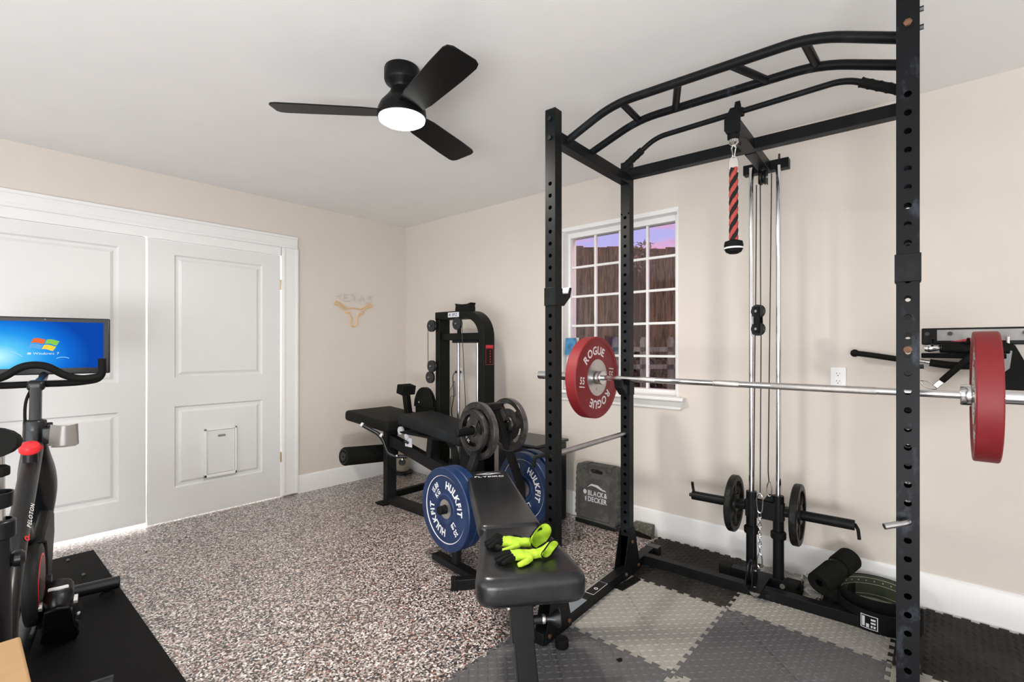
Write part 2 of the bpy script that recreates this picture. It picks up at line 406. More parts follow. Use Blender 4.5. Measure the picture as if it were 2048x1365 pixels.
# baseboards
def baseboard(name, a, b, nrm):
    prof = [(0, 0), (.014, 0), (.014, .138), (.010, .146), (.006, .150), (0, .150)]
    a = V(a); b = V(b); n = V(nrm); m = MB()
    A = m.vs([a+n*p+V((0, 0, q)) for p, q in prof]); B = m.vs([b+n*p+V((0, 0, q)) for p, q in prof])
    m.face(A); m.face(B[::-1])
    for i in range(len(prof)): m.face([A[i], A[(i+1) % 6], B[(i+1) % 6], B[i]])
    return struct(m.build(name, M['trim']))
baseboard('baseboard_left', (0, -1.109, 0), (0, 0, 0), (1, 0, 0))
b = baseboard('baseboard_back', (0, 0, 0), (RX, 0, 0), (0, -1, 0)); b.scale.z = 1.12
baseboard('baseboard_right', (RX, 0, 0), (RX, RY, 0), (-1, 0, 0))
baseboard('baseboard_front', (RX, RY, 0), (0, RY, 0), (0, 1, 0))

# door casing: head and legs with stepped profile
t = MB()
t.b2((0, DY0-.11, DZ), (.018, DY1+.125, DZ+.101)); t.b2((.018, DY0-.11, DZ+.080), (.026, DY1+.125, DZ+.101)); t.b2((.018, DY0-.09, DZ+.004), (.022, DY1+.105, DZ+.024))
t.b2((0, DY1+.004, .012), (.018, DY1+.128, DZ)); t.b2((.018, DY1+.108, .012), (.026, DY1+.128, DZ)); t.b2((.018, DY1+.006, .012), (.022, DY1+.022, DZ))
t.b2((0, DY0-.128, .012), (.018, DY0-.004, DZ)); t.b2((.018, DY0-.128, .012), (.026, DY0-.108, DZ))
struct(t.build('trim_1', M['trim'], bevel=.002))
t = MB(); t.b2((-.12, DY1-.001, 0), (.004, DY1+.012, DZ)); t.b2((-.12, DY0-.012, 0), (.004, DY0+.001, DZ)); t.b2((-.06, DY0, 1.979), (-.022, DY1-.008, DZ+.002)); t.b2((-.02, DY0, 1.981), (.006, DY1-.008, DZ))
struct(t.build('trim_2', M['trim']))

def door_leaf(name, y0, y1, zb, panels, hinge_y, pet=False):
    """slab face at x=0 with recessed moulded panels"""
    xs = 0.0; th = .038; z1 = 1.974
    m = MB(); (py0, py1) = panels[0][0], panels[0][1]
    m.b2((xs-th, y0, zb), (xs, py0, z1)); m.b2((xs-th, py1, zb), (xs, y1, z1))
    zz = zb
    for (a, b_, c, d) in panels:
        m.b2((xs-th, py0, zz), (xs, py1, c)); zz = d
    m.b2((xs-th, py0, zz), (xs, py1, z1))
    root = struct(m.build(name, M['door']))
    for (a, b_, c, d) in panels:
        p = MB(); g = .013
        # sloped moulding then raised field
        rings = []
        for ins, x in ((0, xs), (.010, xs-g), (.026, xs-g), (.044, xs-.004)):
            rings.append(p.vs([(x, a+ins, c+ins), (x, b_-ins, c+ins), (x, b_-ins, d-ins), (x, a+ins, d-ins)]))
        for i in range(3):
            for j in range(4): p.face([rings[i][j], rings[i][(j+1) % 4], rings[i+1][(j+1) % 4], rings[i+1][j]])
        p.face(rings[-1]); bk = p.vs([(xs-th+.002, a, c), (xs-th+.002, b_, c), (xs-th+.002, b_, d), (xs-th+.002, a, d)]); p.face(bk[::-1])
        for j in range(4): p.face([rings[0][j], bk[j], bk[(j+1) % 4], rings[0][(j+1) % 4]])
        p.build('panel', M['door'], root, smooth=20)
    for hz in (1.74, .33):
        h = MB().b2((-.002, hinge_y-.004, hz-.04), (.004, hinge_y+.004, hz+.04)); h.cyl((.004, hinge_y, hz-.042), (.004, hinge_y, hz+.042), .0045, 10)
        ho = h.build('hinge', M['gold'], root); ho['label'] = 'brass hinge'
    return root
door_leaf('door_1', -3.05, -2.1535, .034, [(-2.91, -2.300, .215, .800), (-2.91, -2.300, .990, 1.893)], -3.05)
d2 = door_leaf('door_2', -2.1440, -1.2520, .010, [(-1.988, -1.392, .235, .810), (-1.988, -1.392, 1.009, 1.882)], -1.2495)
# pet door flap fitted into the lower panel of the right leaf
p = MB(); a, b_, c, d = -1.804, -1.585, .268, .625
p.b2((-.004, a, c), (.014, b_, c+.022)); p.b2((-.004, a, d-.012), (.014, b_, d)); p.b2((-.004, a, c), (.014, a+.015, d)); p.b2((-.004, b_-.012, c), (.014, b_, d))
pf = p.build('pet_door_frame', M['trim'], d2, bevel=.002)
MB().b2((-.002, a+.017, c+.025), (.007, b_-.014, d-.014)).build('pet_door_flap', M['door'], pf)
MB().b2((.007, -1.715, d-.062), (.016, -1.665, d-.048)).build('pet_door_latch', M['grey'], pf, bevel=.003)

# window
wf = MB(); GY = .10
gx0, gx1, gz0, gz1 = 1.950, 2.768, .948, 2.052
wf.b2((WX0, GY-.03, WZ0), (gx0, .15, WZ1)); wf.b2((gx1, GY-.03, WZ0), (WX1, .15, WZ1)); wf.b2((gx0, GY-.03, gz1), (gx1, .15, WZ1)); wf.b2((gx0, GY-.03, WZ0), (gx1, .15, gz0))
win = struct(wf.build('window_1', M['trim'], bevel=.003))
nx, nz = 4, 5; bw = .0105
cw = (gx1-gx0)/nx; ch = (gz1-gz0)/nz
for i in range(1, nx):
    x = gx0+cw*i; k = .011 if i == 2 else bw*.75
    MB().b2((x-k, GY-.012, gz0), (x+k, GY+.012, gz1)).build('glazing_bar', M['trim'], win, bevel=.002)
for j in range(1, nz):
    z = gz0+ch*j; MB().b2((gx0, GY-.0115, z-bw*.8), (gx1, GY+.0115, z+bw*.8)).build('glazing_bar', M['trim'], win, bevel=.002)
pane_me = None
for i in range(nx):
    for j in range(nz):
        if pane_me is None:
            o = MB().b2((-cw/2+.008, -.002, -ch/2+.008), (cw/2-.008, .002, ch/2-.008)).build('pane', M['glass'], win); pane_me = o.data
        else:
            o = bpy.data.objects.new('pane', pane_me); COL.objects.link(o); o.parent = win
        o.location = (gx0+cw*(i+.5), GY, gz0+ch*(j+.5))
# white painted reveal head and left jamb lining, stool and apron
t = MB(); t.b2((WX0, -.004, WZ0), (WX0+.006, GY-.03, WZ1)); t.b2((WX1-.006, -.002, WZ0), (WX1, GY-.03, WZ1)); t.b2((WX0, -.004, WZ1-.006), (WX1, GY-.03, WZ1)); t.b2((WX0-.004, -.006, WZ1), (WX1+.004, 0, WZ1+.022))
struct(t.build('trim_3', M['trim']))
prof = [(.07, .913), (-.050, .913), (-.056, .905), (-.056, .895), (-.046, .888), (-.040, .880), (-.030, .866), (-.018, .852), (-.014, .836), (0.0, .832), (0.0, .9125), (.07, .9125)]
t = MB(); A = t.vs([(WX0-.05+(0 if q > .885 else .02), p, q) for p, q in prof]); B = t.vs([(WX1+.05-(0 if q > .885 else .035*(.888-q)/.056), p, q) for p, q in prof])
t.face(A); t.face(B[::-1])
for i in range(len(prof)): t.face([A[i], A[(i+1) % len(prof)], B[(i+1) % len(prof)], B[i]])
struct(t.build('trim_4', M['trim'], smooth=20))
tag(MB().box((1.990, .030, 1.108), (.095, .008, .385), Euler((math.radians(-7), 0, 0))).build('picture_card', M['label'], bevel=.001), 'small blue and pink picture card leaning in the window, behind the red plate', 'picture')
pc = bpy.data.objects['picture_card']
MB().box((1.990, .0100, 1.235), (.091, .002, .125), Euler((math.radians(-7), 0, 0))).build('printed_sky', mat('printed_blue', (.05, .22, .42), .5, var=.6, scale=14), pc)
MB().box((1.990, .0285, 1.085), (.091, .002, .15), Euler((math.radians(-7), 0, 0))).build('printed_flowers', mat('printed_pink', (.70, .30, .28), .5, var=.4, scale=25), pc)
pc2 = [c for c in bpy.data.objects if c.parent == pc]

# ================================================================== OUTSIDE THE WINDOW
struct(MB().b2((-14, .16, -.1), (14, 18, 0)).build('ground', M['ground']))
cf = V((4.079, -3.03, 0)); cR = V((math.cos(math.radians(41.25)), math.sin(math.radians(41.25)), 0)); cF = V((-cR.y, cR.x, 0))
fence = thing('board_fence', 'tall dark weathered timber fence beyond the window', 'fence', cf+cF*7.0+cR*1.6, math.radians(41.25))
bd = [None]
for i in range(34):
    x = -1.95+i*.118
    if bd[0] is None: o = MB().b2((-.067, -.010, 0), (.067, .010, 2.66)).build('board', M['fencew'], fence, bevel=.003); bd[0] = o.data
    else: o = bpy.data.objects.new('board', bd[0]); COL.objects.link(o); o.parent = fence; m_ = o.modifiers.new('bevel', 'BEVEL'); m_.width = .003
    o.location = (x, .022*(i % 2), random.uniform(-.02, .015)-(.0 if i < 18 else random.uniform(0, .06))); o.rotation_euler = (0, random.uniform(-.001, .001), PI*(i % 2))
for z in (.5, 2.1): MB().b2((-2, .035, z), (2.2, .075, z+.09)).build('rail', M['fencew'], fence)
pk = thing('picket_fence', 'low grey picket fence just outside the window', 'fence', cf+cF*5.2+cR*1.4, math.radians(41.25))
for z in (1.205, 1.02, .45): MB().b2((-1.3, .0, z-.024), (1.3, .03, z+.024)).build('rail', M['picket'], pk)
for i in range(9):
    x = -1.17+i*.315*.92
    MB().prism([(-.035, 0), (.035, 0), (.035, 1.30), (.018, 1.335), (-.018, 1.335), (-.035, 1.30)], -.022, 0, (V((x, 0, 0)), V((1, 0, 0)), V((0, 0, 1)), V((0, -1, 0)))).build('picket', M['picket'], pk)
def bush(name, label, c, r, n, m, sz, lo_z=.3):
    root = thing(name, label, 'shrub', c)
    s_ = MB()
    for i in range(7):
        a = random.uniform(0, 6.28); s_.tube(smoothpath([(0, 0, 0), (math.cos(a)*r*.3, math.sin(a)*r*.3, c_h*.5), (math.cos(a)*r*.7, math.sin(a)*r*.7, c_h*.9)], 3), .012, 6)
    s_.build('stem', M['leafd'], root)
    lf = MB()
    for i in range(n):
        a = random.uniform(0, 6.28); q = r*math.sqrt(random.random()); z = c_h*(lo_z+(1-lo_z)*random.random())
        p = V((math.cos(a)*q, math.sin(a)*q, z)); d = V((random.uniform(-1, 1), random.uniform(-1, 1), random.uniform(-.6, 1))).normalized(); x, y = perp(d)
        v = lf.vs([p, p+d*sz*.5+x*sz*.28, p+d*sz, p+d*sz*.5-x*sz*.28]); lf.face(v)
    o = lf.build('foliage', m, root); o['kind'] = 'stuff'
c_h = 2.62
bush('shrub', 'pale leafed shrub standing against the dark fence behind the window', cf+cF*6.6+cR*1.72, .16, 130, M['leafp'], .075, .86)
c_h = 1.15
bush('shrub', 'low dark shrub behind the picket fence, left half of the window', cf+cF*6.0+cR*1.0, .27, 420, M['leafk'], .09)
bush('shrub', 'low dark shrub behind the picket fence, right half of the window', cf+cF*6.0+cR*1.75, .27, 420, M['leafk'], .09)

# ================================================================== FLOOR TILES (interlocking)
TS, TT = .604, .012
def teeth(n=10, L=TS, t=.017):
    p = L/n; o = [(0, 0)]
    for k in range(n): o += [((k+.28)*p, 0), ((k+.20)*p, t), ((k+.80)*p, t), ((k+.72)*p, 0)]
    o.append((L, 0)); return o
def tile_mesh(top):
    e = teeth(); poly = []
    poly += [(x, -t) for x, t in e][:-1]                       # bottom edge
    poly += [(TS+t, x) for x, t in e][:-1]                     # right
    poly += [(x, TS-t) for x, t in reversed(e)][:-1]           # top: neighbour's teeth cut in
    poly += [(t, x) for x, t in reversed(e)][:-1]              # left: neighbour's teeth cut in
    ins = [(x, y) for x, y in poly]
    return ins
def shrink(poly, k):
    out = []; n = len(poly)
    for i in range(n):
        a = V(poly[i-1]+(0,)); b = V(poly[i]+(0,)); c = V(poly[(i+1) % n]+(0,))
        d1 = (b-a).normalized(); d2 = (c-b).normalized(); nn = V((-(d1.y+d2.y), d1.x+d2.x, 0))
        nn = nn.normalized() if nn.length > 1e-4 else V((-d1.y, d1.x, 0)); out.append((b.x+nn.x*k, b.y+nn.y*k))
    return out
tile_me = {}; tread_me = {}
base_poly = shrink(tile_mesh(0), .0012)
def tread():
    m = MB(); n = 24; s_ = TS/n
    for i in range(n):
        for j in range(n):
            x = (i+.5)*s_; y = (j+.5)*s_; L, w_ = (.0135, .0042)
            d = V((1, 1, 0)).normalized() if (i+j) % 2 else V((1, -1, 0)).normalized()
            if not (.022 < x < TS-.012 and .012 < y < TS-.022): continue
            q = V((-d.y, d.x, 0)); c = V((x, y, TT))
            v = m.vs([c-d*L, c-q*w_, c+d*L, c+q*w_, c-d*L*.45+V((0, 0, .0028)), c+d*L*.45+V((0, 0, .0028))])
            for f in ((0, 1, 4), (1, 5, 4), (1, 2, 5), (2, 3, 5), (3, 4, 5), (3, 0, 4)): m.face([v[k] for k in f])
    return m
TX0, TY1 = 2.704, -.030
shade = {0: ('dark', 'matd'), 1: ('light grey', 'matl'), 2: ('mid grey', 'matm')}
tiles = [ # col,row(from the wall),material, label
 (0, 0, 'matd', 'dark foam tile beside the wall, behind the left rack post'),
 (1, 0, 'matl', 'light grey foam tile under the cable tower feet beside the wall'),
 (2, 0, 'matd', 'dark stained foam tile beside the wall, right of the front rack post'),
 (3, 0, 'matl', 'light grey foam tile at the far right end of the row by the wall'),
 (0, 1, 'matl', 'light grey foam tile inside the rack beside its left base rail'),
 (1, 1, 'matm', 'mid grey foam tile in the middle of the rack'),
 (2, 1, 'matl', 'light grey foam tile at the foot of the right front rack post'),
 (3, 1, 'matd', 'dark foam tile at the right edge, second row from the wall'),
 (0, 2, 'matm', 'mid grey foam tile under the front leg of the bench'),
 (1, 2, 'matl', 'light grey foam tile in the nearest row, bottom middle of the photo'),
 (2, 2, 'matm', 'mid grey foam tile in the nearest row, bottom right of the photo')]
for c_, r_, mk, lab in tiles:
    root = thing('foam_floor_tile', lab, 'floor tile', (TX0+c_*TS, TY1-(r_+1)*TS, 0), None, 'interlocking foam floor tiles')
    if mk not in tile_me:
        o = MB().prism(base_poly, .0003, TT).build('tile', M[mk], root, smooth=0, flat=True); tile_me[mk] = o.data
        k = tread().build('tread_pattern', M[mk], root, smooth=0, flat=True); tread_me[mk] = k.data
    else:
        o = bpy.data.objects.new('tile', tile_me[mk]); COL.objects.link(o); o.parent = root
        k = bpy.data.objects.new('tread_pattern', tread_me[mk]); COL.objects.link(k); k.parent = root
    k['kind'] = 'stuff'

# ================================================================== POWER RACK
RW, RD, ZT = 1.178, .706, 2.235
rack = thing('power_rack', 'black steel power rack with multi grip pull-up bar and cable tower', 'power rack', (2.827, -1.334, 0), math.radians(2.437))
RM = Matrix.Translation((2.827, -1.334, 0)) @ Matrix.Rotation(math.radians(2.437), 4, 'Z')
def rw(u, v, z): return RM @ V((u, v, z))
RZ = math.radians(2.437)
def holed_post(z0, z1, holes, s=.0505, r=.0088, wall=.003):
    """square tube, holes through the front and back faces"""
    m = MB(); h = s/2; seg = 16; hs = sorted(z for z in holes if z0+.02 < z < z1-.02)
    for sgn in (-1, 1):
        y = sgn*h; yi = sgn*(h-wall); edges = [z0]; last = z0
        for i, zc in enumerate(hs):
            a, b = zc-.0254, zc+.0254
            a = max(a, z0); b = min(b, z1)
            if a > last+1e-4: m.face(m.vs([(-h, y, last), (h, y, last), (h, y, a), (-h, y, a)]))
            ang = [2*PI*(k)/seg for k in range(seg)]
            circ = m.vs([(r*math.cos(t), y, zc+r*math.sin(t)) for t in ang]); inn = m.vs([(r*math.cos(t), yi, zc+r*math.sin(t)) for t in ang])
            sq = []
            for t in ang:
                cx_, cz_ = math.cos(t), math.sin(t); k = 1/max(abs(cx_), abs(cz_))
                sq.append((h*cx_*k, y, zc+(b-zc if cz_ > 0 else zc-a)*cz_*k))
            sq = m.vs(sq)
            for k in range(seg):
                m.face([circ[k], circ[(k+1) % seg], sq[(k+1) % seg], sq[k]]); m.face([circ[k], circ[(k+1) % seg], inn[(k+1) % seg], inn[k]])
            last = b
        m.face(m.vs([(-h, y, last), (h, y, last), (h, y, z1), (-h, y, z1)]))
    for sgn in (-1, 1): m.face(m.vs([(sgn*h, -h, z0), (sgn*h, h, z0), (sgn*h, h, z1), (sgn*h, -h, z1)]))
    m.face(m.vs([(-h, -h, z1), (h, -h, z1), (h, h, z1), (-h, h, z1)]))
    bmesh.ops.remove_doubles(m.bm, verts=m.bm.verts, dist=1e-5)
    return m
H0 = 1.922; allh = [H0-.0508*k for k in range(0, 34)]
skipF = [h for h in allh if .24 < h]
B0 = .012
for u, v, hs in ((0, 0, skipF), (RW, 0, [h for h in skipF]), (0, RD, [h for h in skipF]), (RW, RD, [h for h in skipF])):
    p = holed_post(B0, ZT-(.0 if v == 0 else .02), hs); p.bm.transform(Matrix.Translation((u, v, 0)))
    o = p.build('upright', M['steel2'] if (u > 1 and v == 0) else M['steel'], rack)
    MB().b2((u-.0253, v-.0253, ZT-(.0 if v == 0 else .02)), (u+.0253, v+.0253, ZT+.004-(.0 if v == 0 else .02))).build('end_cap', M['plastic'], rack, bevel=.001)
for u in (0, RW):
    MB().b2((u-.025, -.11, B0), (u+.025, 1.05, B0+.05)).build('base_rail', M['steel'], rack, bevel=.002)
    MB().b2((u-.026, 1.0, B0), (u+.05, 1.052, B0+.052)).build('end_cap', M['plastic'], rack, bevel=.002)
    MB().b2((u-.0248, .03, 2.100), (u+.0248, RD-.025, 2.150)).build('top_side_rail', M['steel'], rack, bevel=.002)
    for v in (0, RD):
        for sg in (-1, 1):
            g = MB(); x = u+sg*.0275
            g.prism([(-.10, .012), (.10, .012), (.10, .035), (.03, .26), (-.03, .26), (-.10, .035)], -.002, .002, (V((x, v, B0-.012)), V((0, 1, 0)), V((0, 0, 1)), V((1, 0, 0))))
            go = g.build('gusset', M['steel'], rack)
            for q, zz in ((-.075, .042), (.075, .042), (0, .19)): MB().cyl((x+sg*.002, v+q, zz), (x+sg*.009, v+q, zz), .009, 6).build('bolt', M['rust'], go)
MB().b2((.025, .862, B0), (RW-.025, .912, B0+.05)).build('rear_base_rail', M['steel'], rack, bevel=.002)
MB().b2((.0255, RD-.025, 2.131), (RW-.0255, RD+.025, 2.181)).build('rear_crossbeam', M['steel'], rack, bevel=.002)
for u, v, z in ((0, -.026, 2.195), (0, -.026, 2.115), (RW, -.026, 2.115)):
    MB().cyl((u, v, z), (u, v-.007, z), .010, 6).build('bolt', M['rust'] if u else M['plastic'], rack)
b = MB()
b.bm.free()
for z in (2.155, 2.105, 1.178): MB().cyl((RW+.025, 0, z), (RW+.034, 0, z), .007, 6).build('bolt', M['plastic'], rack)
MB().cyl((RW, -.0252, 1.224), (RW, -.027, 1.224), .0095, 12).build('bolt', M['rust'], rack)
# stickers on the left base rail
MB().b2((-.0245, .30, B0+.05), (.0245, .44, B0+.0508)).build('warning_label', M['label'], rack)
o = MB().b2((-.0225, .303, B0+.0509), (.0225, .437, B0+.0514)).build('label_print', M['black'], rack)
s_ = MB(); s_.lathe([(.006, 0), (.010, 0), (.010, .0006), (.006, .0006)], 14, (.004, .36, B0+.0514), close=True); s_.build('label_symbol', M['white'], rack)
MB().b2((-.0248, .07, B0+.05), (.0248, .24, B0+.0506)).build('label_plate', M['greyblue'], rack)
# multi grip pull-up bar
pb1 = fillet([(0, .085, 2.128), (.235, .085, 2.226), (.943, .085, 2.226), (RW, .085, 2.128)], .09)
pb2 = fillet([(0, .30, 2.145), (.25, .30, 2.236), (.935, .30, 2.236), (RW, .30, 2.145)], .09)
gm = MB(); gm.tube(pb1, .0165, 14); gm.build('pull_up_bar', M['steel'], rack)
gm = MB(); gm.tube(pb2, .0165, 14); gm.build('pull_up_bar', M['steel2'], rack)
for a, b_ in ((.27, .25), (.505, .415), (.69, .765), (.915, .925)):
    MB().cyl((a, .085, 2.226), (b_, .30, 2.236), .0145, 12).build('grip', M['steel2'], rack)
# cable tower
CU = .607
MB().b2((CU-.025, .40, 2.128), (CU+.030, RD-.026, 2.178)).build('cable_boom', M['steel'], rack, bevel=.002)
MB().b2((CU-.025, RD+.026, 2.128), (CU+.025, 1.0395, 2.178)).build('cable_boom', M['steel'], rack, bevel=.002)
o = MB().prism([(-.028, 2.112), (.028, 2.112), (.028, 2.182), (.012, 2.215), (-.012, 2.215), (-.028, 2.182)], 0, .004, (V((CU+.012, .400, 0)), V((1, 0, 0)), V((0, 0, 1)), V((0, -1, 0)))).build('boom_end_plate', M['steel'], rack)
for sg in (-1, 1): MB().prism([(.40, 2.088), (.47, 2.100), (.50, 2.128), (.40, 2.128)], -.002, .002, (V((CU+.012+sg*.022, 0, 0)), V((0, 1, 0)), V((0, 0, 1)), V((1, 0, 0)))).build('pulley_bracket', M['steel'], rack)
def pulley(c, ax, r=.045, name='pulley', parent=rack, bolt=True):
    m = MB(); m.lathe([(.006, -.010), (r, -.010), (r, -.006), (r*.82, 0), (r, .006), (r, .010), (.006, .010)], 24, c, ax); o = m.build(name, M['plastic'], parent)
    if bolt:
        a = V(ax).normalized(); q = MB(); q.cyl(V(c)-a*.022, V(c)+a*.022, .007, 8); q.build('pulley_bolt', M['chromed'], parent)
    return o
pulley((CU+.012, .455, 2.108), (1, 0, 0), .034)
MB().b2((.500, 1.04, 2.135), (.712, 1.09, 2.185)).build('top_crossbar', M['steel'], rack, bevel=.002)
MB().b2((.503, 1.04, 2.185), (.505, 1.09, 2.187)).build('end_cap', M['plastic'], rack)
for u in (.541, .667):
    MB().cyl((u, 1.04, .10), (u, 1.04, 2.165 if u < .6 else 2.15), .0125, 18).build('guide_rod', M['chrome'], rack)
    MB().cyl((u, 1.04, .06), (u, 1.04, .262), .0255, 20).build('rod_sleeve', M['steel'], rack)
    q = MB(); q.lathe([(.0256, .262), (.034, .262), (.036, .27), (.036, .292), (.030, .298), (.0126, .298)], 20, (u, 1.04, 0)); q.build('rubber_bumper', M['rubber'], rack)
MB().cyl((.667, 1.06, 2.185), (.667, 1.06, 2.215), .005, 8).build('set_pin', M['plastic'], rack)
for c in ((CU, .99, 2.088), ): pulley(c, (1, 0, 0), .036)
for sg in (-1, 1): MB().b2((CU+sg*.016-.0015, .965, 2.055), (CU+sg*.016+.0015, 1.015, 2.13)).build('pulley_bracket', M['steel'], rack)
# floor feet of the tower
MB().b2((.40, 1.015, B0), (.70, 1.065, B0+.05)).build('tower_foot', M['steel'], rack, bevel=.002)
MB().b2((.385, 1.012, B0), (.445, 1.068, B0+.054)).build('end_cap', M['rubber'], rack, bevel=.002)
MB().b2((.70, 1.013, B0), (.775, 1.067, B0+.054)).build('end_cap', M['rubber'], rack, bevel=.002)
MB().b2((.575, .80, B0+.05), (.635, 1.02, B0+.056)).build('pulley_base_plate', M['steel'], rack)
for u in (.560, .588): MB().prism([(.835, .062), (.965, .062), (.93, .165), (.87, .165)], -.0015, .0015, (V((u, 0, 0)), V((0, 1, 0)), V((0, 0, 1)), V((1, 0, 0)))).build('pulley_bracket', M['steel'], rack)
pulley((.574, .90, .125), (1, 0, 0), .048)
q = MB(); q.lathe([(.0, .0), (.010, .002), (.022, .004), (.024, .010), (.020, .013), (0, .014)], 20, (.600, .856, .045), (0, -1, 0)); q.cyl((.600, .85, .045), (.600, .825, .045), .004, 8); q.build('pull_pin', M['chrome'], rack)
for u in (.575, .655):
    MB().cyl((u, .862, .036), (u, .856, .036), .010, 12).build('bolt', M['plastic'], rack)
MB().cyl((.69, 1.015, .036), (.69, 1.008, .036), .012, 12).build('bolt', M['alu'], rack)
# floating double pulley and cable runs
for z in (1.412, 1.322): pulley((.586, .98, z), (.35, .94, 0), .034)
for sg in (-1, 1): MB().prism([(-.013, 1.30), (.013, 1.30), (.016, 1.36), (.013, 1.435), (-.013, 1.435), (-.016, 1.36)], -.0015, .0015, (V((.586, .98, 0))+V((.35, .94, 0))*sg*.014, V((.94, -.35, 0)), V((0, 0, 1)), V((.35, .94, 0)))).build('pulley_cheek', M['steel'], rack)
for n_, pts in (('cable', [(.574, 1.0, 2.06), (.572, .99, 1.42)]), ('cable', [(.598, .97, 2.075), (.600, .97, 1.42)]), ('cable', [(.640, 1.02, 2.11), (.628, 1.0, .60), (.628, 1.02, .545)]), ('cable', [(.572, .98, 1.31), (.574, .93, .17)]), ('cable', [(.600, .98, 1.31), (.604, .94, .50)])):
    MB().tube(pts, .0027, 6).build(n_, M['plastic'], rack)

# weight carriage: slides on the guide rods
car = thing('weight_carriage', 'black sliding plate carriage with two loading arms on the cable tower', 'weight carriage', rw(0, 0, 0), RZ)
MB().b2((.515, 1.018, .350), (.693, 1.026, .440)).build('cross_plate', M['steel'], car, bevel=.002)
MB().b2((.515, 1.054, .350), (.693, 1.062, .440)).build('cross_plate', M['steel'], car, bevel=.002)
for u in (.541, .667):
    q = MB(); q.lathe([(.0128, .302), (.0255, .302), (.0255, .478), (.0128, .478)], 20, (u, 1.04, 0), close=True); q.build('slider_sleeve', M['steel'], car)
for a, b_ in ((.513, .236), (.695, .985)):
    q = MB(); q.cyl((a, 1.04, .400), (b_, 1.04, .400), .024, 20); q.build('loading_arm', M['steel'], car)
    sg = 1 if b_ > a else -1
    MB().b2((a, 1.018, .385), (a+sg*.03, 1.062, .425)).build('arm_bracket', M['steel'], car, bevel=.002)
    q = MB(); q.tube(fillet([(b_-sg*.008, 1.04, .415), (b_-sg*.002, 1.04, .445), (b_-sg*.006, 1.02, .475)] if sg < 0 else [(b_, 1.04, .405), (b_+.014, 1.02, .39), (b_+.020, 1.0, .35)], .01), .0075, 8); q.build('locking_pin', M['rubber'], car)
q = MB(); q.cyl((.236, 1.04, .400), (.220, 1.04, .400), .010, 10); q.build('arm_tip', M['plastic'], car)
MB().prism([(.598, .44), (.662, .44), (.640, .478), (.620, .478)], -.002, .002, (V((0, 1.04, 0)), V((1, 0, 0)), V((0, 0, 1)), V((0, 1, 0)))).build('lifting_lug', M['steel'], car)
carab = MB(); carab.tube(smoothpath([(.628, 1.03, .548), (.618, 1.03, .52), (.621, 1.03, .475), (.635, 1.03, .475), (.638, 1.03, .52)], 5, True), .003, 8, closed=True)
co = carab.build('snap_hook', M['chrome'], car)

# plates
def spoke_plate(name, label, group, R, th, mat_rim, mat_web, nsp, loc, rot, text=None, tri=False, cat='weight plate'):
    root = thing(name, label, cat, loc, rot, group)
    h = th/2
    rim = MB(); rim.lathe([(R*.80, -h), (R*.97, -h), (R, -h*.7), (R, h*.7), (R*.97, h), (R*.80, h)], 40, close=True); rim.build('rim', mat_rim, root)
    hub = MB(); hub.lathe([(.026, -h), (R*.30, -h), (R*.33, -h*.6), (R*.33, h*.6), (R*.30, h), (.026, h)], 32, close=True)
    hub.build('hub', mat_web, root)
    web = MB()
    for i in range(nsp):
        a = 2*PI*i/nsp+PI/2
        half = (.44 if tri else .13); ri = R*.28; ro = R*.83; n = 6
        poly = [(ro*math.cos(a-half+2*half*k/n), ro*math.sin(a-half+2*half*k/n)) for k in range(n+1)]
        hi = half*1.9 if tri else half*1.6
        poly += [(ri*math.cos(a+hi-2*hi*k/n), ri*math.sin(a+hi-2*hi*k/n)) for k in range(n+1)]
        web.prism(poly, -h*.55, h*.55)
        if tri:   # thin web behind the grips
            pass
    web.lathe([(R*.30, -h*.30), (R*(.60 if tri else .48), -h*.30), (R*(.60 if tri else .48), h*.30), (R*.30, h*.30)], 32, close=True)
    web.build('spokes', mat_web, root)
    if text:
        tm = MB()
        for tx, rr, an, sz in text: arc_text(tm, tx, rr, an, h*.56+.0008 if rr > R*.34 else h+.0008, sz, .01)
        tm.build('cast_lettering', M['silvertext'], root)
    return root
ax_w = RM.to_3x3() @ V((1, 0, 0))
spoke_plate('iron_plate', 'black cast iron plate on the left arm of the cable carriage', 'black plates on the cable tower', .147, .032, M['ironblk'], M['ironblk'], 6, rw(.456, 1.04, .400), frame_rot(-ax_w))
spoke_plate('iron_plate', 'black cast iron plate on the right arm of the cable carriage', 'black plates on the cable tower', .150, .034, M['ironblk'], M['ironblk'], 6, rw(.752, 1.04, .400), frame_rot(ax_w))

# chain hanging from a snap hook beside the tower
ch_ = thing('chain', 'thin silver chain hanging with snap hooks between the cable tower rods', 'chain', rw(.604, .93, 0), RZ)
q = MB(); q.tube(smoothpath([(-.004, 0, .50), (-.013, 0, .475), (-.010, 0, .42), (0, 0, .405), (.012, 0, .42), (.014, 0, .475), (.005, 0, .50)], 5, True), .0032, 8, closed=True); q.build('snap_hook', M['chrome'], ch_)
q = MB(); q.tube(smoothpath([(0, 0, .205), (-.009, 0, .19), (-.011, 0, .15), (0, 0, .135), (.011, 0, .15), (.009, 0, .19)], 5, True), .003, 8, closed=True); q.build('snap_hook', M['chrome'], ch_)
z = .392
lk = None; i = 0
while z > .205:
    if lk is None:
        q = MB(); q.tube(smoothpath([(-.006, 0, .011), (-.006, 0, -.011), (0, 0, -.017), (.006, 0, -.011), (.006, 0, .011), (0, 0, .017)], 4, True), .0022, 6, closed=True); o = q.build('link', M['chrome'], ch_); lk = o.data
    else: o = bpy.data.objects.new('link', lk); COL.objects.link(o); o.parent = ch_
    o.location = (0, 0, z); o.rotation_euler = (0, 0, PI/2*(i % 2)+.3); z -= .0235; i += 1

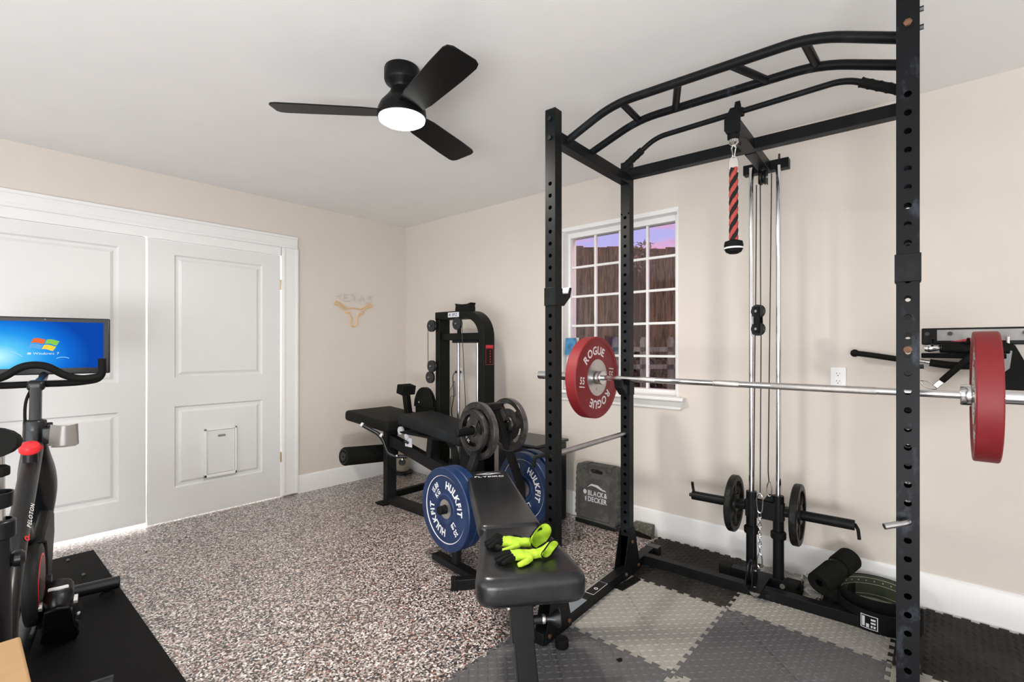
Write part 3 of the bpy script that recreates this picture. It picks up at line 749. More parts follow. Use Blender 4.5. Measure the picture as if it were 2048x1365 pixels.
# triceps rope
rp = thing('triceps_rope', 'red and black twisted pull-down rope hanging from the cable boom', 'rope attachment', rw(.620, .40, 0), RZ)
for k, key in ((0, 'rope_r'), (1, 'rope_b'), (2, 'rope_r'), (3, 'rope_b')):
    pts = []
    for i in range(90):
        t = i/89; a = -t*2*PI*2.6+k*PI/2; pts.append((math.cos(a)*.0085, math.sin(a)*.0085, 1.965-t*.30))
    q = MB(); q.tube(pts, .0095, 8); q.build('strand', M[key], rp)
q = MB(); q.tube(smoothpath([(-.016, 0, 1.945), (-.017, 0, 1.985), (-.010, 0, 2.008), (0, 0, 2.014), (.010, 0, 2.008), (.017, 0, 1.985), (.016, 0, 1.945)], 4), .0035, 8); q.b2((-.016, -.003, 1.962), (.016, .003, 2.008)); q.build('metal_clamp', M['alu'], rp, bevel=.002)
q = MB(); q.lathe([(0, 1.672), (.012, 1.672), (.034, 1.664), (.037, 1.650), (.036, 1.636), (.030, 1.622), (.018, 1.615), (0, 1.613)], 24); q.build('end_stop', M['rubber'], rp)
q = MB(); q.lathe([(.0372, 1.640), (.0382, 1.638), (.0378, 1.633), (.0368, 1.633)], 24, close=True); q.build('white_edge', M['silvertext'], rp)
q = MB(); q.tube(smoothpath([(0, 0, 2.060), (-.008, 0, 2.05), (-.006, 0, 2.035), (0, 0, 2.010), (.006, 0, 2.035), (.008, 0, 2.05)], 4, True), .003, 8, closed=True); q.lathe([(0, 2.085), (.018, 2.082), (.019, 2.070), (.010, 2.060), (0, 2.058)], 18); q.build('snap_hook', M['chrome'], rp)
q = MB(); q.ell((0, 0, 2.094), (.024, .024, .018)); q.build('rubber_stop_ball', M['rubber'], rp)

# pull-down bar parked above the boom
lb = thing('lat_bar', 'long black pulldown bar with bent ribbed grips parked on top of the rack', 'lat bar', rw(0, 0, 0), RZ)
lpts = fillet([(.115, .44, 2.100), (.270, .44, 2.198), (1.000, .44, 2.219), (1.145, .44, 2.135)], .05)
MB().tube(lpts, .0115, 12).build('bar', M['steel'], lb)
for a, b_ in (((.115, .44, 2.100), (.205, .44, 2.157)), ((1.045, .44, 2.193), (1.165, .44, 2.123))):
    a = V(a); b_ = V(b_); q = MB(); n = 9; pts = [a+(b_-a)*i/(n*2) for i in range(n*2+1)]
    q.tube(pts, .0165, 14, scales=[1.0 if i % 4 else 1.12 for i in range(n*2+1)]); q.build('rubber_grip', M['rubber'], lb)
q = MB(); q.b2((.600, .428, 2.190), (.650, .452, 2.222)); q.prism([(-.016, 2.222), (.016, 2.222), (.010, 2.256), (-.010, 2.256)], -.003, .003, (V((.625, .44, 0)), V((1, 0, 0)), V((0, 0, 1)), V((0, -1, 0)))); q.build('swivel_lug', M['steel'], lb, bevel=.003)

# j hooks
def jhook(label, u, v, z, d, face, mat_='steel'):
    """d = +1 lip towards the back, -1 towards the front of the rack"""
    r = thing('j_hook', label, 'bar hook', rw(u, v, z), RZ, 'bar hooks on the rack posts')
    q = MB(); s_ = .0258; t_ = .0028
    q.b2((-s_-t_, -s_-t_, -.038), (s_+t_, -s_, .038)); q.b2((-s_-t_, s_, -.038), (s_+t_, s_+t_, .038)); q.b2((-s_-t_, -s_, -.038), (-s_, s_, .038)); q.b2((s_, -s_, -.038), (s_+t_, s_, .038))
    q.build('collar', M[mat_], r, bevel=.001)
    q = MB(); a = s_+t_
    q.prism([(a, -.036), (a+.022, -.036), (a+.072, .005), (a+.084, .048), (a+.070, .048), (a+.058, .020), (a, .014)], -.022, .022, (V((0, 0, 0)), V((0, d, 0)), V((0, 0, 1)), V((1, 0, 0))))
    q.build('arm', M[mat_], r, bevel=.002)
    q = MB(); q.prism([(a, .0145), (a+.057, .0205), (a+.069, .0485), (a+.064, .0485), (a+.052, .0255), (a, .0195)], -.020, .020, (V((0, 0, 0)), V((0, d, 0)), V((0, 0, 1)), V((1, 0, 0))))
    q.build('liner', M['label'] if face else M['rubber'], r, bevel=.001)
    return r
jhook('black hook on the rear left post carrying the barbell beside the window', 0, RD, 1.012, -1, False)
jhook('hook with white liner high on the front left rack post', 0, 0, 1.444, 1, True)
jhook('hook collar high on the nearest rack post at the right', RW, 0, 1.448, 1, False)
jhook('hook holding the barbell on the hidden rear right rack post', RW, RD, 1.012, -1, False)
# safety bars
def safety(label, u, z, pts):
    r = thing('safety_bar', label, 'safety bar', rw(u, 0, z), RZ, 'safety bars through the rack')
    MB().cyl((0, -.035, 0), (0, RD+.028, 0), .0075, 14).build('rod', M['chromed'], r)
    q = MB(); q.lathe([(.0078, .03), (.0125, .03), (.0125, RD-.03), (.0078, RD-.03)], 16, (0, 0, 0), (0, 1, 0), close=True); q.build('tube', M['chromed'], r)
    MB().tube(fillet(pts, .015), .0085, 10).build('handle', M['rubber'] if u == 0 else M['chromed'], r)
safety('grey safety bar on the left side of the rack with curved black handle', 0, .770, [(0, -.034, 0), (-.006, -.070, .012), (-.040, -.085, -.002), (-.048, -.080, -.045)])
safety('chrome safety bar with bent end sticking out of the nearest rack post', RW, .757, [(0, -.034, 0), (-.006, -.045, -.002), (-.050, -.070, -.014)])

# barbell
bA, bB = rw(-.151, .661, 1.0625), rw(1.354, .608, 1.0605)
bd_ = (bB-bA).normalized(); bl_ = (bB-bA).length
bb = thing('barbell', 'chrome barbell resting across the rack with knurled grip bands', 'barbell', bA, frame_rot(bd_))
MB().cyl((0, 0, -.005), (0, 0, bl_+.005), .0142, 20).build('shaft', M['chrome'], bb)
for a, b_ in ((.245, .335), (.62, .735), (.865, 1.235)):
    q = MB(); q.lathe([(.0142, a), (.0147, a+.001), (.0147, b_-.001), (.0142, b_)], 20); q.build('knurling', M['knurl'], bb)
for sg, o_ in ((-1, 0), (1, bl_)):
    q = MB(); q.cyl((0, 0, o_), (0, 0, o_+sg*.405), .0249, 24); q.build('sleeve', M['chrome'], bb)
    q = MB(); q.lathe([(.0145, o_-sg*.032), (.036, o_-sg*.032), (.038, o_-sg*.028), (.038, o_-sg*.003), (.036, o_-sg*.001), (.0145, o_-sg*.001)], 28, close=True); q.build('collar', M['chrome'], bb)
# bumper plates
def red_plate(label, loc, rot, group):
    r = thing('red_bumper_plate', label, 'weight plate', loc, rot, group); R = .225; h = .033
    q = MB(); q.lathe([(.10, -h+.006), (.195, -h+.006), (.203, -h), (.222, -h), (R, -h+.004), (R, h-.004), (.222, h), (.203, h), (.195, h-.006), (.10, h-.006)], 64, close=True); q.build('rubber_disc', M['red'], r)
    q = MB(); q.lathe([(.0256, -h+.004), (.098, -h+.004), (.101, -h+.002), (.101, h-.002), (.098, h-.004), (.0256, h-.004)], 48, close=True); ho = q.build('steel_hub', M['alu'], r)
    q = MB()
    for i in range(6):
        a = 2*PI*i/6+.4
        for s_ in (-1, 1): q.cyl((.062*math.cos(a), .062*math.sin(a), s_*(h-.0045)), (.062*math.cos(a), .062*math.sin(a), s_*(h-.002)), .0055, 8)
    q.build('rivet', M['chromed'], ho)
    tm = MB()
    for s_ in (0, 1):
        T0 = Matrix.Rotation(PI*s_, 4, 'Y')
        sub = MB()
        arc_text(sub, 'ROGUE', .150, 103, h-.0055, .062, .03, .10, 1.0); arc_text(sub, 'ROGUE', .150, 283, h-.0055, .062, .03, .10, 1.0)
        for k in (0, PI):
            T = Matrix.Rotation(k, 4, 'Z') @ Matrix.Translation((-.150, -.010, h-.0055)) @ Matrix.Rotation(math.radians(-6), 4, 'Z')
            line_text(sub, '55', T, .052, .025, .85); sub.T = T; sub.box((0, -.034, 0), (.052, .006, .0004)); sub.T = Matrix()
        sub.bm.transform(T0); me = bpy.data.meshes.new('t'); sub.bm.to_mesh(me); sub.bm.free(); tm.bm.from_mesh(me); bpy.data.meshes.remove(me)
    tm.build('lettering', M['silvertext'], r)
    return r
gR = 'red bumper plates on the barbell'
red_plate('red bumper plate on the left end of the barbell in front of the window', bA-bd_*.033, frame_rot(bd_), gR)
red_plate('red bumper plate on the right end of the barbell beyond the nearest post', bB+bd_*.033, frame_rot(-bd_), gR)

# ================================================================== PLATE TREE AND PLATES
TC = V((2.080, -.926, 0)); TA = V((.1174, .9929, 0)).normalized(); TB = V((TA.y, -TA.x, 0))
trz = math.atan2(TA.y, TA.x)
tree = thing('plate_tree', 'black A-shaped weight plate tree between the bench and the leg curl machine', 'plate rack', TC, trz)
# local x = along the pegs (towards the wall), y = across
for sg in (-1, 1):
    q = MB(); q.sweep([(-.017, -.025), (.017, -.025), (.017, .025), (-.017, .025)], [(sg*.012, 0, .88), (sg*.225, 0, .38), (sg*.25, 0, .30), (sg*.26, 0, .03)], up=(0, 1, 0)); q.build('leg', M['machine2'], tree, bevel=.003)
    MB().b2((sg*.26-.03, -.20, 0), (sg*.26+.03, .20, .035)).build('foot', M['machine2'], tree, bevel=.003)
    for z, l0, l1, r in ((.348, .235, .375, .0245), (.752, .06, .262, .0245)):
        q = MB(); q.cyl((sg*l0, 0, z), (sg*l1, 0, z), r*.94, 20); q.build('peg', M['black'], tree, bevel=.003)
MB().b2((-.30, -.02, .16), (.30, .02, .20)).build('cross_brace', M['machine2'], tree, bevel=.003)
MB().b2((-.05, -.03, .86), (.05, .03, .90)).build('top_cap', M['machine2'], tree, bevel=.006)
def blue_plate(label, s_, z, group, spin=0.):
    loc = TC+TA*s_+V((0, 0, z)); r = thing('blue_bumper_plate', label, 'weight plate', loc, frame_rot(-TA), group)
    R = .225; h = .026
    q = MB(); q.lathe([(.052, -h+.006), (.155, -h+.007), (.175, -h+.010), (.186, -h), (.221, -h), (R, -h+.005), (R, h-.005), (.221, h), (.186, h), (.180, h-.006), (.176, h-.009), (.085, h-.009), (.078, h-.004), (.066, h-.004), (.060, h-.008), (.052, h-.008)], 64, close=True); q.build('rubber_disc', M['blue'], r)
    q = MB(); q.lathe([(.0256, -h+.005), (.052, -h+.005), (.052, h-.007), (.0256, h-.007)], 36, close=True); q.build('steel_ring', M['alu'], r)
    q = MB(); q.lathe([(.1795, h-.0055), (.181, h-.0045), (.183, h-.003), (.1815, h-.004)], 64, close=True); q.build('rim_line', M['silvertext'], r)
    tm = MB(); zt = h-.0085
    for k, a in (('HULKFIT', 42), ('HULKFIT', 222)): arc_text(tm, k, .132, a+spin, zt, .058, .035, .09, .86)
    arc_text(tm, '15.88', .142, 135+spin, zt, .040, .025, .08, .80); arc_text(tm, 'KG', .104, 137+spin, zt, .040, .025, .10, .9)
    arc_text(tm, '35', .143, 312+spin, zt, .042, .025, .10, .9); arc_text(tm, 'LB', .104, 314+spin, zt, .040, .025, .10, .9)
    tm.build('lettering', M['white'], r); return r
gB = 'blue bumper plates on the low pegs of the plate tree'
blue_plate('nearest blue bumper plate standing left of the bench backrest', -.314, .348, gB)
blue_plate('blue bumper plate tucked behind the nearest blue plate', -.262, .348, gB, 40)
blue_plate('front blue plate of the pair behind the bench, beside the left rack post', .266, .348, gB, -18)
blue_plate('rear blue plate of the pair behind the bench, beside the left rack post', .336, .354, gB, 60)
gI = 'iron plates on the upper pegs of the plate tree'
def grip_plate(label, s_, z, R, th, rimm, spin=0., txt=('STANDARD', 'IRON')):
    r = spoke_plate('grip_plate', label, gI, R, th, rimm, M['iron'], 3, TC+TA*s_+V((0, 0, z)), frame_rot(-TA) @ Matrix.Rotation(spin, 3, 'Z'), None, True)
    return r
grip_plate('large tri-grip iron plate on the near upper peg of the plate tree', -.105, .750, .165, .030, M['iron'], .3)
gp = grip_plate('small worn tri-grip iron plate on the near upper peg, in front of the larger one', -.138, .756, .116, .028, M['iron'], -.2)
grip_plate('large tri-grip iron plate on the far upper peg of the plate tree', .125, .762, .160, .032, M['iron'], .9)
for o in [c for c in bpy.data.objects if c.name.startswith('grip_plate') and c.parent is None]:
    rim = [c for c in bpy.data.objects if c.parent == o and c.name.startswith('rim')][0]
    xs = max(v.co.x for v in rim.data.vertices)
    q = MB(); q.lathe([(xs*.988, .0150), (xs*.995, .0155), (xs*1.002, .011), (xs*1.002, -.011), (xs*.995, -.0155), (xs*.988, -.0150), (xs*.99, 0)], 40, close=True); q.build('worn_edge', M['ironrim'], o)
tm = MB(); arc_text(tm, '25', .075, 250, .0085, .022, .01); arc_text(tm, 'LB', .075, 225, .0085, .018, .01); tm.build('cast_lettering', M['silvertext'], gp)

# ================================================================== LEG CURL MACHINE
mc = thing('leg_curl_machine', 'black leg curl machine with weight tower, padded seat and foam roller', 'exercise machine', (1.0, -.6, 0))
def mp(*p): return (p[0]-1.0, p[1]+.6, p[2])
def mb2(a, b, name, m='machine', bev=.003): return MB().b2(mp(*a), mp(*b)).build(name, M[m], mc, bevel=bev)
mb2((.995, -.45, 0), (1.045, -.34, 1.46), 'tower_column')
ty = -.395
pth = [(.990, ty, 1.478)]+[(1.35+0.165*math.sin(t), ty, 1.305+.173*math.cos(t)) for t in [i*PI/2/10 for i in range(11)]]+[(1.515, ty, 0.02)]
q = MB(); q.sweep([(-.055, -.025), (.055, -.025), (.055, .025), (-.055, .025)], [mp(*p) for p in pth], up=(0, 1, 0)); 
q.bm.free(); q = MB()
# rectangular bent column: 50 thick in the plane, 110 deep
rings = []
for i, p in enumerate(pth):
    a = V(pth[max(i-1, 0)]); b_ = V(pth[min(i+1, len(pth)-1)]); d = (b_-a).normalized(); nn = V((d.z, 0, -d.x))
    P = V(mp(*p)); rings.append(q.vs([P+nn*.031+V((0, -.055, 0)), P+nn*.031+V((0, .055, 0)), P-nn*.031+V((0, .055, 0)), P-nn*.031+V((0, -.055, 0))]))
for A, B in zip(rings, rings[1:]):
    for j in range(4): q.face([A[j], A[(j+1) % 4], B[(j+1) % 4], B[j]])
q.face(rings[0][::-1]); q.face(rings[-1]); q.build('arched_column', M['machine'], mc, bevel=.003)
mb2((1.045, -.43, 1.283), (1.488, -.36, 1.338), 'upper_crossbar')
mb2((1.165, -.425, 1.262), (1.45, -.365, 1.283), 'rod_bracket')
for x in (1.209, 1.423): MB().cyl(mp(x, -.395, .10), mp(x, -.395, 1.27), .0125, 14).build('guide_rod', M['chromed'], mc)
mb2((1.0, -.46, 0), (1.55, -.33, .06), 'tower_base')
stk = None
for i in range(11):
    if stk is None: o = MB().b2((-.165, -.05, -.0115), (.165, .05, .0115)).build('stack_plate', M['ironblk'], mc, bevel=.002); stk = o.data
    else:
        o = bpy.data.objects.new('stack_plate', stk); COL.objects.link(o); o.parent = mc
    o.location = mp(1.316, -.395, .085+i*.0255)
mb2((1.29, -.41, .37), (1.342, -.38, .43), 'selector_head', 'chromed')
# pulleys
for c, ax in (((1.262, -.455, 1.41), (0, 1, 0)), ((.972, -.47, 1.40), (0, 1, 0)), ((.975, -.47, 1.075), (0, 1, 0)), ((.955, -.47, .985), (0, 1, 0))): pulley(mp(*c), ax, .048, parent=mc)
mb2((1.245, -.445, 1.335), (1.279, -.43, 1.46), 'pulley_hanger')
for pts in ([(.925, -.47, 1.39), (.926, -.47, 1.08)], [(1.311, -.455, 1.41), (1.316, -.40, .43)]): MB().tube([mp(*p) for p in pts], .0028, 6).build('cable', M['plastic'], mc)
# hood rest on top, labels
q = MB(); q.prism([(-.085, .02), (-.080, .045), (-.090, .066), (-.045, .056), (.045, .056), (.090, .066), (.080, .045), (.085, .02), (.082, 0), (-.082, 0)], -.03, .03, (V(mp(1.285, -.395, 1.505)), V((1, 0, 0)), V((0, 0, 1)), V((0, -1, 0)))); q.build('top_handle', M['rubber'], mc, bevel=.004)
o = mb2((1.150, -.4535, 1.462), (1.275, -.4505, 1.500), 'name_plate', 'label', 0)
tm = MB(); line_text(tm, 'SPZ', Matrix.Translation(mp(1.228, -.4540, 1.481)) @ frame_rot((0, -1, 0)).to_4x4(), .030, .02, 1.1); tm.lathe([(.006, 0), (.010, 0), (.010, .0005), (.006, .0005)], 16, mp(1.172, -.4538, 1.481), (0, -1, 0), close=True); tm.lathe([(0, 0), (.003, 0), (.003, .0005), (0, .0005)], 10, mp(1.172, -.4538, 1.481), (0, -1, 0)); tm.build('name_print', M['navy'], o)
o = mb2((1.546, -.437, 1.092), (1.5485, -.357, 1.245), 'warning_label', 'black', 0)
MB().b2(mp(1.548, -.437, 1.222), mp(1.549, -.357, 1.245)).build('red_header', M['redtrim'], o)
q = MB()
for z in (1.10, 1.218): q.b2(mp(1.5484, -.437, z-.001), mp(1.549, -.357, z+.001))
for y in (-.436, -.358): q.b2(mp(1.5484, y-.001, 1.10), mp(1.549, y+.001, 1.218))
for k in range(5): q.b2(mp(1.5484, -.392, 1.115+.02*k), mp(1.549, -.385, 1.125+.02*k))
q.build('red_outline', M['redtrim'], o)
# base and bench frame (tubes 50 x 90)
mb2((.755, -.780, 0), (.805, -.690, .590), 'front_post', 'machine2')
mb2((.805, -.775, .0), (1.75, -.690, .050), 'base_rail', 'machine2')
mb2((.72, -.83, 0), (.83, -.64, .012), 'foot_plate', 'rubber')
mb2((.76, -.74, .03), (.80, -.34, .08), 'base_rail')
MB().beam(mp(.80, -.735, .500), mp(1.55, -.735, .335), .05, .085, (0, 0, 1)).build('seat_beam', M['machine2'], mc, bevel=.003)
MB().beam(mp(1.28, -.735, .43), mp(1.315, -.735, .66), .05, .055, (1, 0, 0)).build('backrest_strut', M['machine2'], mc, bevel=.003)
q = MB(); q.tube([mp(*p) for p in fillet([(1.28, -.735, .655), (1.44, -.735, .61), (1.55, -.735, .52), (1.555, -.735, .02)], .05)], .030, 4); q.build('rear_support', M['machine2'], mc)
mb2((1.62, -.76, .03), (1.70, -.70, .62), 'rear_post', 'machine2')
def pad(pts, th, name, m, parent, bev=.022, seg=4):
    q = MB(); A = [V(p) for p in pts]; nn = (A[1]-A[0]).cross(A[2]-A[1]).normalized()
    if nn.z < 0: nn = -nn
    t = q.vs(A); b_ = q.vs([p-nn*th for p in A]); q.face(t); q.face(b_[::-1]); n = len(A)
    for i in range(n): q.face([t[i], t[(i+1) % n], b_[(i+1) % n], b_[i]])
    return q.build(name, M[m], parent, smooth=0, bevel=bev, seg=seg)
def rpoly(poly, r, seg=5):
    out = []; n = len(poly)
    for i in range(n):
        p = V(poly[i]); a = V(poly[i-1])-p; b_ = V(poly[(i+1) % n])-p
        A = p+a.normalized()*r; B = p+b_.normalized()*r
        for j in range(seg+1): t = j/seg; out.append(tuple(A*(1-t)**2+p*2*t*(1-t)+B*t*t))
    return out
pad(rpoly([mp(.335, -.875, .705), mp(.94, -.875, .665), mp(.94, -.42, .665), mp(.335, -.42, .705)], .035), .085, 'seat_pad', 'pad', mc, .03)
pad(rpoly([mp(1.07, -.875, .738), mp(1.74, -.875, .660), mp(1.74, -.54, .660), mp(1.07, -.54, .738)], .03), .078, 'back_pad', 'padg', mc, .02)
mb2((.55, -.70, .56), (.92, -.60, .60), 'pad_bracket')
mb2((1.0, -.80, .58), (1.5, -.60, .60), 'pad_bracket')
# foam roller and its arm
q = MB(); q.lathe([(0, 0), (.056, 0), (.066, .006), (.071, .016), (.071, .47), (.066, .482), (0, .482)], 32, mp(.600, -1.035, .385), (-.03, .47, -.045)); q.build('foam_roller', M['foam'], mc)
q = MB(); q.lathe([(0, -.004), (.034, -.004), (.036, .001), (.050, .001), (.050, -.001), (.056, -.001), (.056, .002), (0, .002)], 24, mp(.600, -1.035, .385), (-.03, .47, -.045)); q.lathe([(0, -.010), (.007, -.010), (.007, 0)], 10, mp(.600, -1.035, .385), (-.03, .47, -.045)); q.build('roller_cap', M['plastic'], mc)
MB().beam(mp(.57, -.56, .34), mp(.62, -.56, .66), .04, .04, (1, 0, 0)).build('roller_arm', M['machine'], mc, bevel=.003)
# handle with white collars
hp = fillet([(.735, -.965, .640), (.862, -.865, .555), (.900, -.830, .400), (1.010, -.740, .395)], .06)
MB().tube([mp(*p) for p in hp], .0145, 12).build('handle', M['plastic'], mc)
for t_ in (0, .93):
    a = V(mp(.735, -.965, .640)); d_ = V(mp(.862, -.865, .555))-a
    MB().cyl(a+d_*t_, a+d_*(t_+.10), .0175, 14).build('white_collar', M['label'], mc)
# thigh restraint: T-shaped pad on a lever, cam disc
q = MB(); q.beam(mp(.712, -.50, .650), mp(.672, -.50, .845), .045, .055, (1, 0, 0)); q.build('lever', M['machine'], mc, bevel=.003)
q = MB(); q.beam(mp(.672, -.565, .872), mp(.672, -.43, .872), .085, .078, (.2, 0, 1)); q.build('lever_pad', M['foam'], mc, bevel=.006)
pts = [(.122*math.cos(t), .165*math.sin(t)) for t in [i*PI/14 for i in range(15)]]
q = MB(); q.prism(pts, -.02, .02, (V(mp(.868, -.455, .735)), V((1, 0, 0)), V((0, 0, 1)), V((0, -1, 0)))); q.build('cam_disc', M['machine'], mc, bevel=.003)
MB().cyl(mp(.825, -.478, .775), mp(.825, -.484, .775), .008, 10).build('bolt', M['chrome'], mc)
MB().cyl(mp(.972, -.46, .735), mp(.972, -.47, .735), .007, 10).build('bolt', M['chrome'], mc)
mb2((.76, -.47, .60), (1.0, -.40, .742), 'cam_housing')
# round dial and selector plate under the back pad
for c, r in (((1.000, -.80, .600), .030), ((1.075, -.80, .565), .022)):
    q = MB(); q.cyl(mp(*c), mp(c[0], c[1]+.02, c[2]), r, 22); q.build('round_weight_tag', M['label'], mc, bevel=.002)
mb2((1.055, -.792, .49), (1.135, -.788, .555), 'perforated_plate', 'label', 0)
q = MB(); q.cyl(mp(1.06, -.80, .530), mp(1.10, -.80, .520), .010, 8); q.build('pop_pin', M['plastic'], mc)
for c in ((.965, -.80, .405), (1.02, -.79, .385)): MB().ell(mp(*c), (.012, .012, .012), seg=10, rg=6).build('bolt', M['chrome'], mc)

# black box beyond the tree, beige heater with round base
MB_ = MB().b2((1.70, -.47, .0), (2.05, -.12, .555)).build('storage_bin', M['plastic'], bevel=.012, seg=3); tag(MB_, 'plain black storage bin by the wall behind the blue plates', 'storage bin')
MB().b2((1.69, -.48, .555), (2.06, -.11, .575)).build('bin_lid', M['plastic'], MB_, bevel=.006)
ht = thing('small_heater', 'small beige heater on a round black base behind the leg curl machine', 'heater', (.115, -.125, 0))
q = MB(); q.lathe([(0, 0), (.085, 0), (.098, .008), (.098, .020), (.080, .028), (0, .03)], 28); q.build('base', M['plastic'], ht)
q = MB(); q.lathe([(0, .03), (.055, .03), (.064, .06), (.064, .20), (.055, .225), (0, .228)], 24); q.build('body', M['beige'], ht)
q = MB(); q.lathe([(0, .064), (.030, .066), (.034, .060)], 20, (0, 0, .12), V((.75, -.66, 0))); q.build('grille', M['plastic'], ht)
q = MB(); q.tube(smoothpath([(.09, -.02, .01), (.14, .0, .03), (.16, -.03, .012), (.12, -.08, .008)], 6), .003, 6); q.build('cord', M['plastic'], ht)

# outlets
def outlet(label, x, z):
    r = thing('wall_outlet', label, 'outlet', (x, 0, z))
    MB().b2((-.035, -.006, -.057), (.035, 0, .057)).build('cover_plate', M['trim'], r, bevel=.003)
    for s_ in (1, -1):
        q = MB(); q.prism([(.0165*math.cos(t)*1.0, max(-.0135, min(.0135, .0165*math.sin(t)))) for t in [i*2*PI/24 for i in range(24)]], 0, .0015, (V((0, -.006, s_*.0195)), V((1, 0, 0)), V((0, 0, 1)), V((0, -1, 0)))); so = q.build('socket', M['trim'], r)
        q = MB(); q.b2((-.0075, -.0082, s_*.0195+.001), (-.0055, -.0076, s_*.0195+.009)); q.b2((.0055, -.0082, s_*.0195+.002), (.0075, -.0082+.0006, s_*.0195+.008)); q.cyl((0, -.0076, s_*.0195-.006), (0, -.0082, s_*.0195-.006), .0025, 8); q.build('slot', M['black'], so)
    MB().cyl((0, -.006, 0), (0, -.0075, 0), .003, 8).build('screw', M['alu'], r)
    return r
outlet('white wall outlet right of the cable tower, just above the barbell', 3.668, 1.070)
outlet('white wall outlet with plugged cords behind the leg curl tower', .800, .985)
pg = thing('power_cord', 'dark power cord plugged into the outlet behind the leg curl tower', 'cord', (.80, -.004, 1.004))  # plain power cord running down from the wall outlet
MB().b2((-.03, -.035, -.010), (.025, -.005, .012)).build('plug', M['plastic'], pg, bevel=.004)
MB().tube(smoothpath([(-.025, -.03, 0), (-.05, -.04, -.05), (-.045, -.03, -.2), (-.075, -.03, -.35), (-.05, -.03, -.5), (-.08, -.03, -.70), (-.06, -.04, -.97)], 6), .0035, 6).build('wire', M['machine2'], pg)
wc = thing('power_cord', 'pale coiled cord hanging on the wall behind the leg curl tower', 'cord', (.70, -.006, .82))
MB().tube(smoothpath([(-.02, -.02, 0), (.03, -.03, .05), (.05, -.02, .10), (.07, -.03, .05), (.06, -.02, -.03), (0, -.02, -.05), (.01, -.02, -.2), (.03, -.02, -.45), (.01, -.03, -.8)], 6), .004, 6).build('wire', M['grey'], wc)

# neon sign
HORN = [(-0.784, 1.62), (-0.77, 1.636), (-0.746, 1.629), (-0.713, 1.61), (-0.685, 1.594), (-0.656, 1.579), (-0.608, 1.585), (-0.57, 1.584), (-0.533, 1.578), (-0.51, 1.586), (-0.475, 1.607), (-0.444, 1.627), (-0.42, 1.634), (-0.41, 1.621), (-0.397, 1.611), (-0.424, 1.605), (-0.456, 1.599), (-0.483, 1.579), (-0.506, 1.56), (-0.492, 1.546), (-0.514, 1.534), (-0.54, 1.538), (-0.552, 1.514), (-0.563, 1.49), (-0.561, 1.463), (-0.565, 1.439), (-0.578, 1.422), (-0.608, 1.419), (-0.623, 1.437), (-0.623, 1.464), (-0.612, 1.481), (-0.623, 1.504), (-0.635, 1.523), (-0.634, 1.544), (-0.659, 1.537), (-0.679, 1.544), (-0.677, 1.564), (-0.703, 1.58), (-0.728, 1.598), (-0.753, 1.608), (-0.774, 1.606)]
LET = {'T': [[(-0.774, 1.68), (-0.717, 1.704)], [(-0.746, 1.69), (-0.731, 1.653)]], 'E': [[(-0.652, 1.706), (-0.699, 1.705), (-0.696, 1.646), (-0.634, 1.65)], [(-0.697, 1.677), (-0.656, 1.679)]], 'X': [[(-0.63, 1.711), (-0.582, 1.654)], [(-0.574, 1.719), (-0.623, 1.655)]], 'A': [[(-0.552, 1.653), (-0.514, 1.71), (-0.491, 1.65)], [(-0.536, 1.669), (-0.494, 1.669)]], 'S': [[(-0.401, 1.705), (-0.444, 1.708), (-0.452, 1.687), (-0.405, 1.67), (-0.416, 1.645), (-0.467, 1.648)]]}
ns = thing('neon_sign', 'unlit neon wall sign, pale letters TEXAS over an orange longhorn head', 'neon sign', (0, -.59, 1.56))
def nz_(p, x=.016): return (x, p[0]+.59, p[1]-1.56)
MB().tube(smoothpath([nz_(p) for p in HORN], 3, True), .0042, 8, closed=True).build('longhorn_tube', M['orange'], ns)
for k, ss in LET.items():
    q = MB()
    for st in ss: q.tube([nz_(p) for p in st], .0032, 8)
    q.build('letter_tube', M['acr'], ns)

# ================================================================== CEILING FAN
fan = thing('ceiling_fan', 'matte black three-blade ceiling fan with round lit light', 'ceiling fan', (2.325, -1.748, 0))
q = MB(); q.lathe([(0, RH), (.072, RH), (.075, RH-.008), (.075, RH-.052), (.070, RH-.064), (.052, RH-.078), (.047, RH-.09), (0, RH-.09)], 40); q.build('canopy', M['black'], fan)
q = MB(); q.lathe([(0, RH-.085), (.046, RH-.088), (.050, RH-.105), (.068, RH-.13), (.090, RH-.155), (.101, RH-.18), (.104, RH-.205), (.102, RH-.216), (0, RH-.216)], 48); q.build('motor_housing', M['black'], fan)
q = MB(); q.lathe([(.098, 2.2145), (.0965, 2.206), (.085, 2.199), (.05, 2.195), (0, 2.194)], 48); q.build('light_diffuser', M['lamp'], fan)
blm = None
for k in range(3):
    if blm is None:
        q = MB(); out = []
        for x, w_ in ((.085, .050), (.16, .062), (.40, .070), (.50, .070), (.522, .063), (.533, .045)): out.append((x, w_))
        poly = [(x, w_) for x, w_ in out]+[(x, -w_) for x, w_ in reversed(out)]
        q.prism(poly, -.003, .003); q.bm.transform(Matrix.Translation((0, 0, 2.238)) @ Matrix.Rotation(math.radians(-11), 4, 'X')); o = q.build('blade', M['black'], fan, bevel=.001); blm = o.data
    else: o = bpy.data.objects.new('blade', blm); COL.objects.link(o); o.parent = fan
    o.rotation_euler = (0, 0, math.radians(-13+120*k))
ld = bpy.data.lights.new('fan_lamp', 'AREA'); ld.shape = 'DISK'; ld.size = .17; ld.energy = 27; ld.color = (1, .94, .84)
lo = bpy.data.objects.new('fan_lamp', ld); COL.objects.link(lo); lo.location = (2.325, -1.748, 2.188)

# ================================================================== BENCH
bn = thing('adjustable_bench', 'black vinyl adjustable workout bench in front of the rack', 'bench', (2.745, -1.511, 0), math.atan2(.643, -.766))
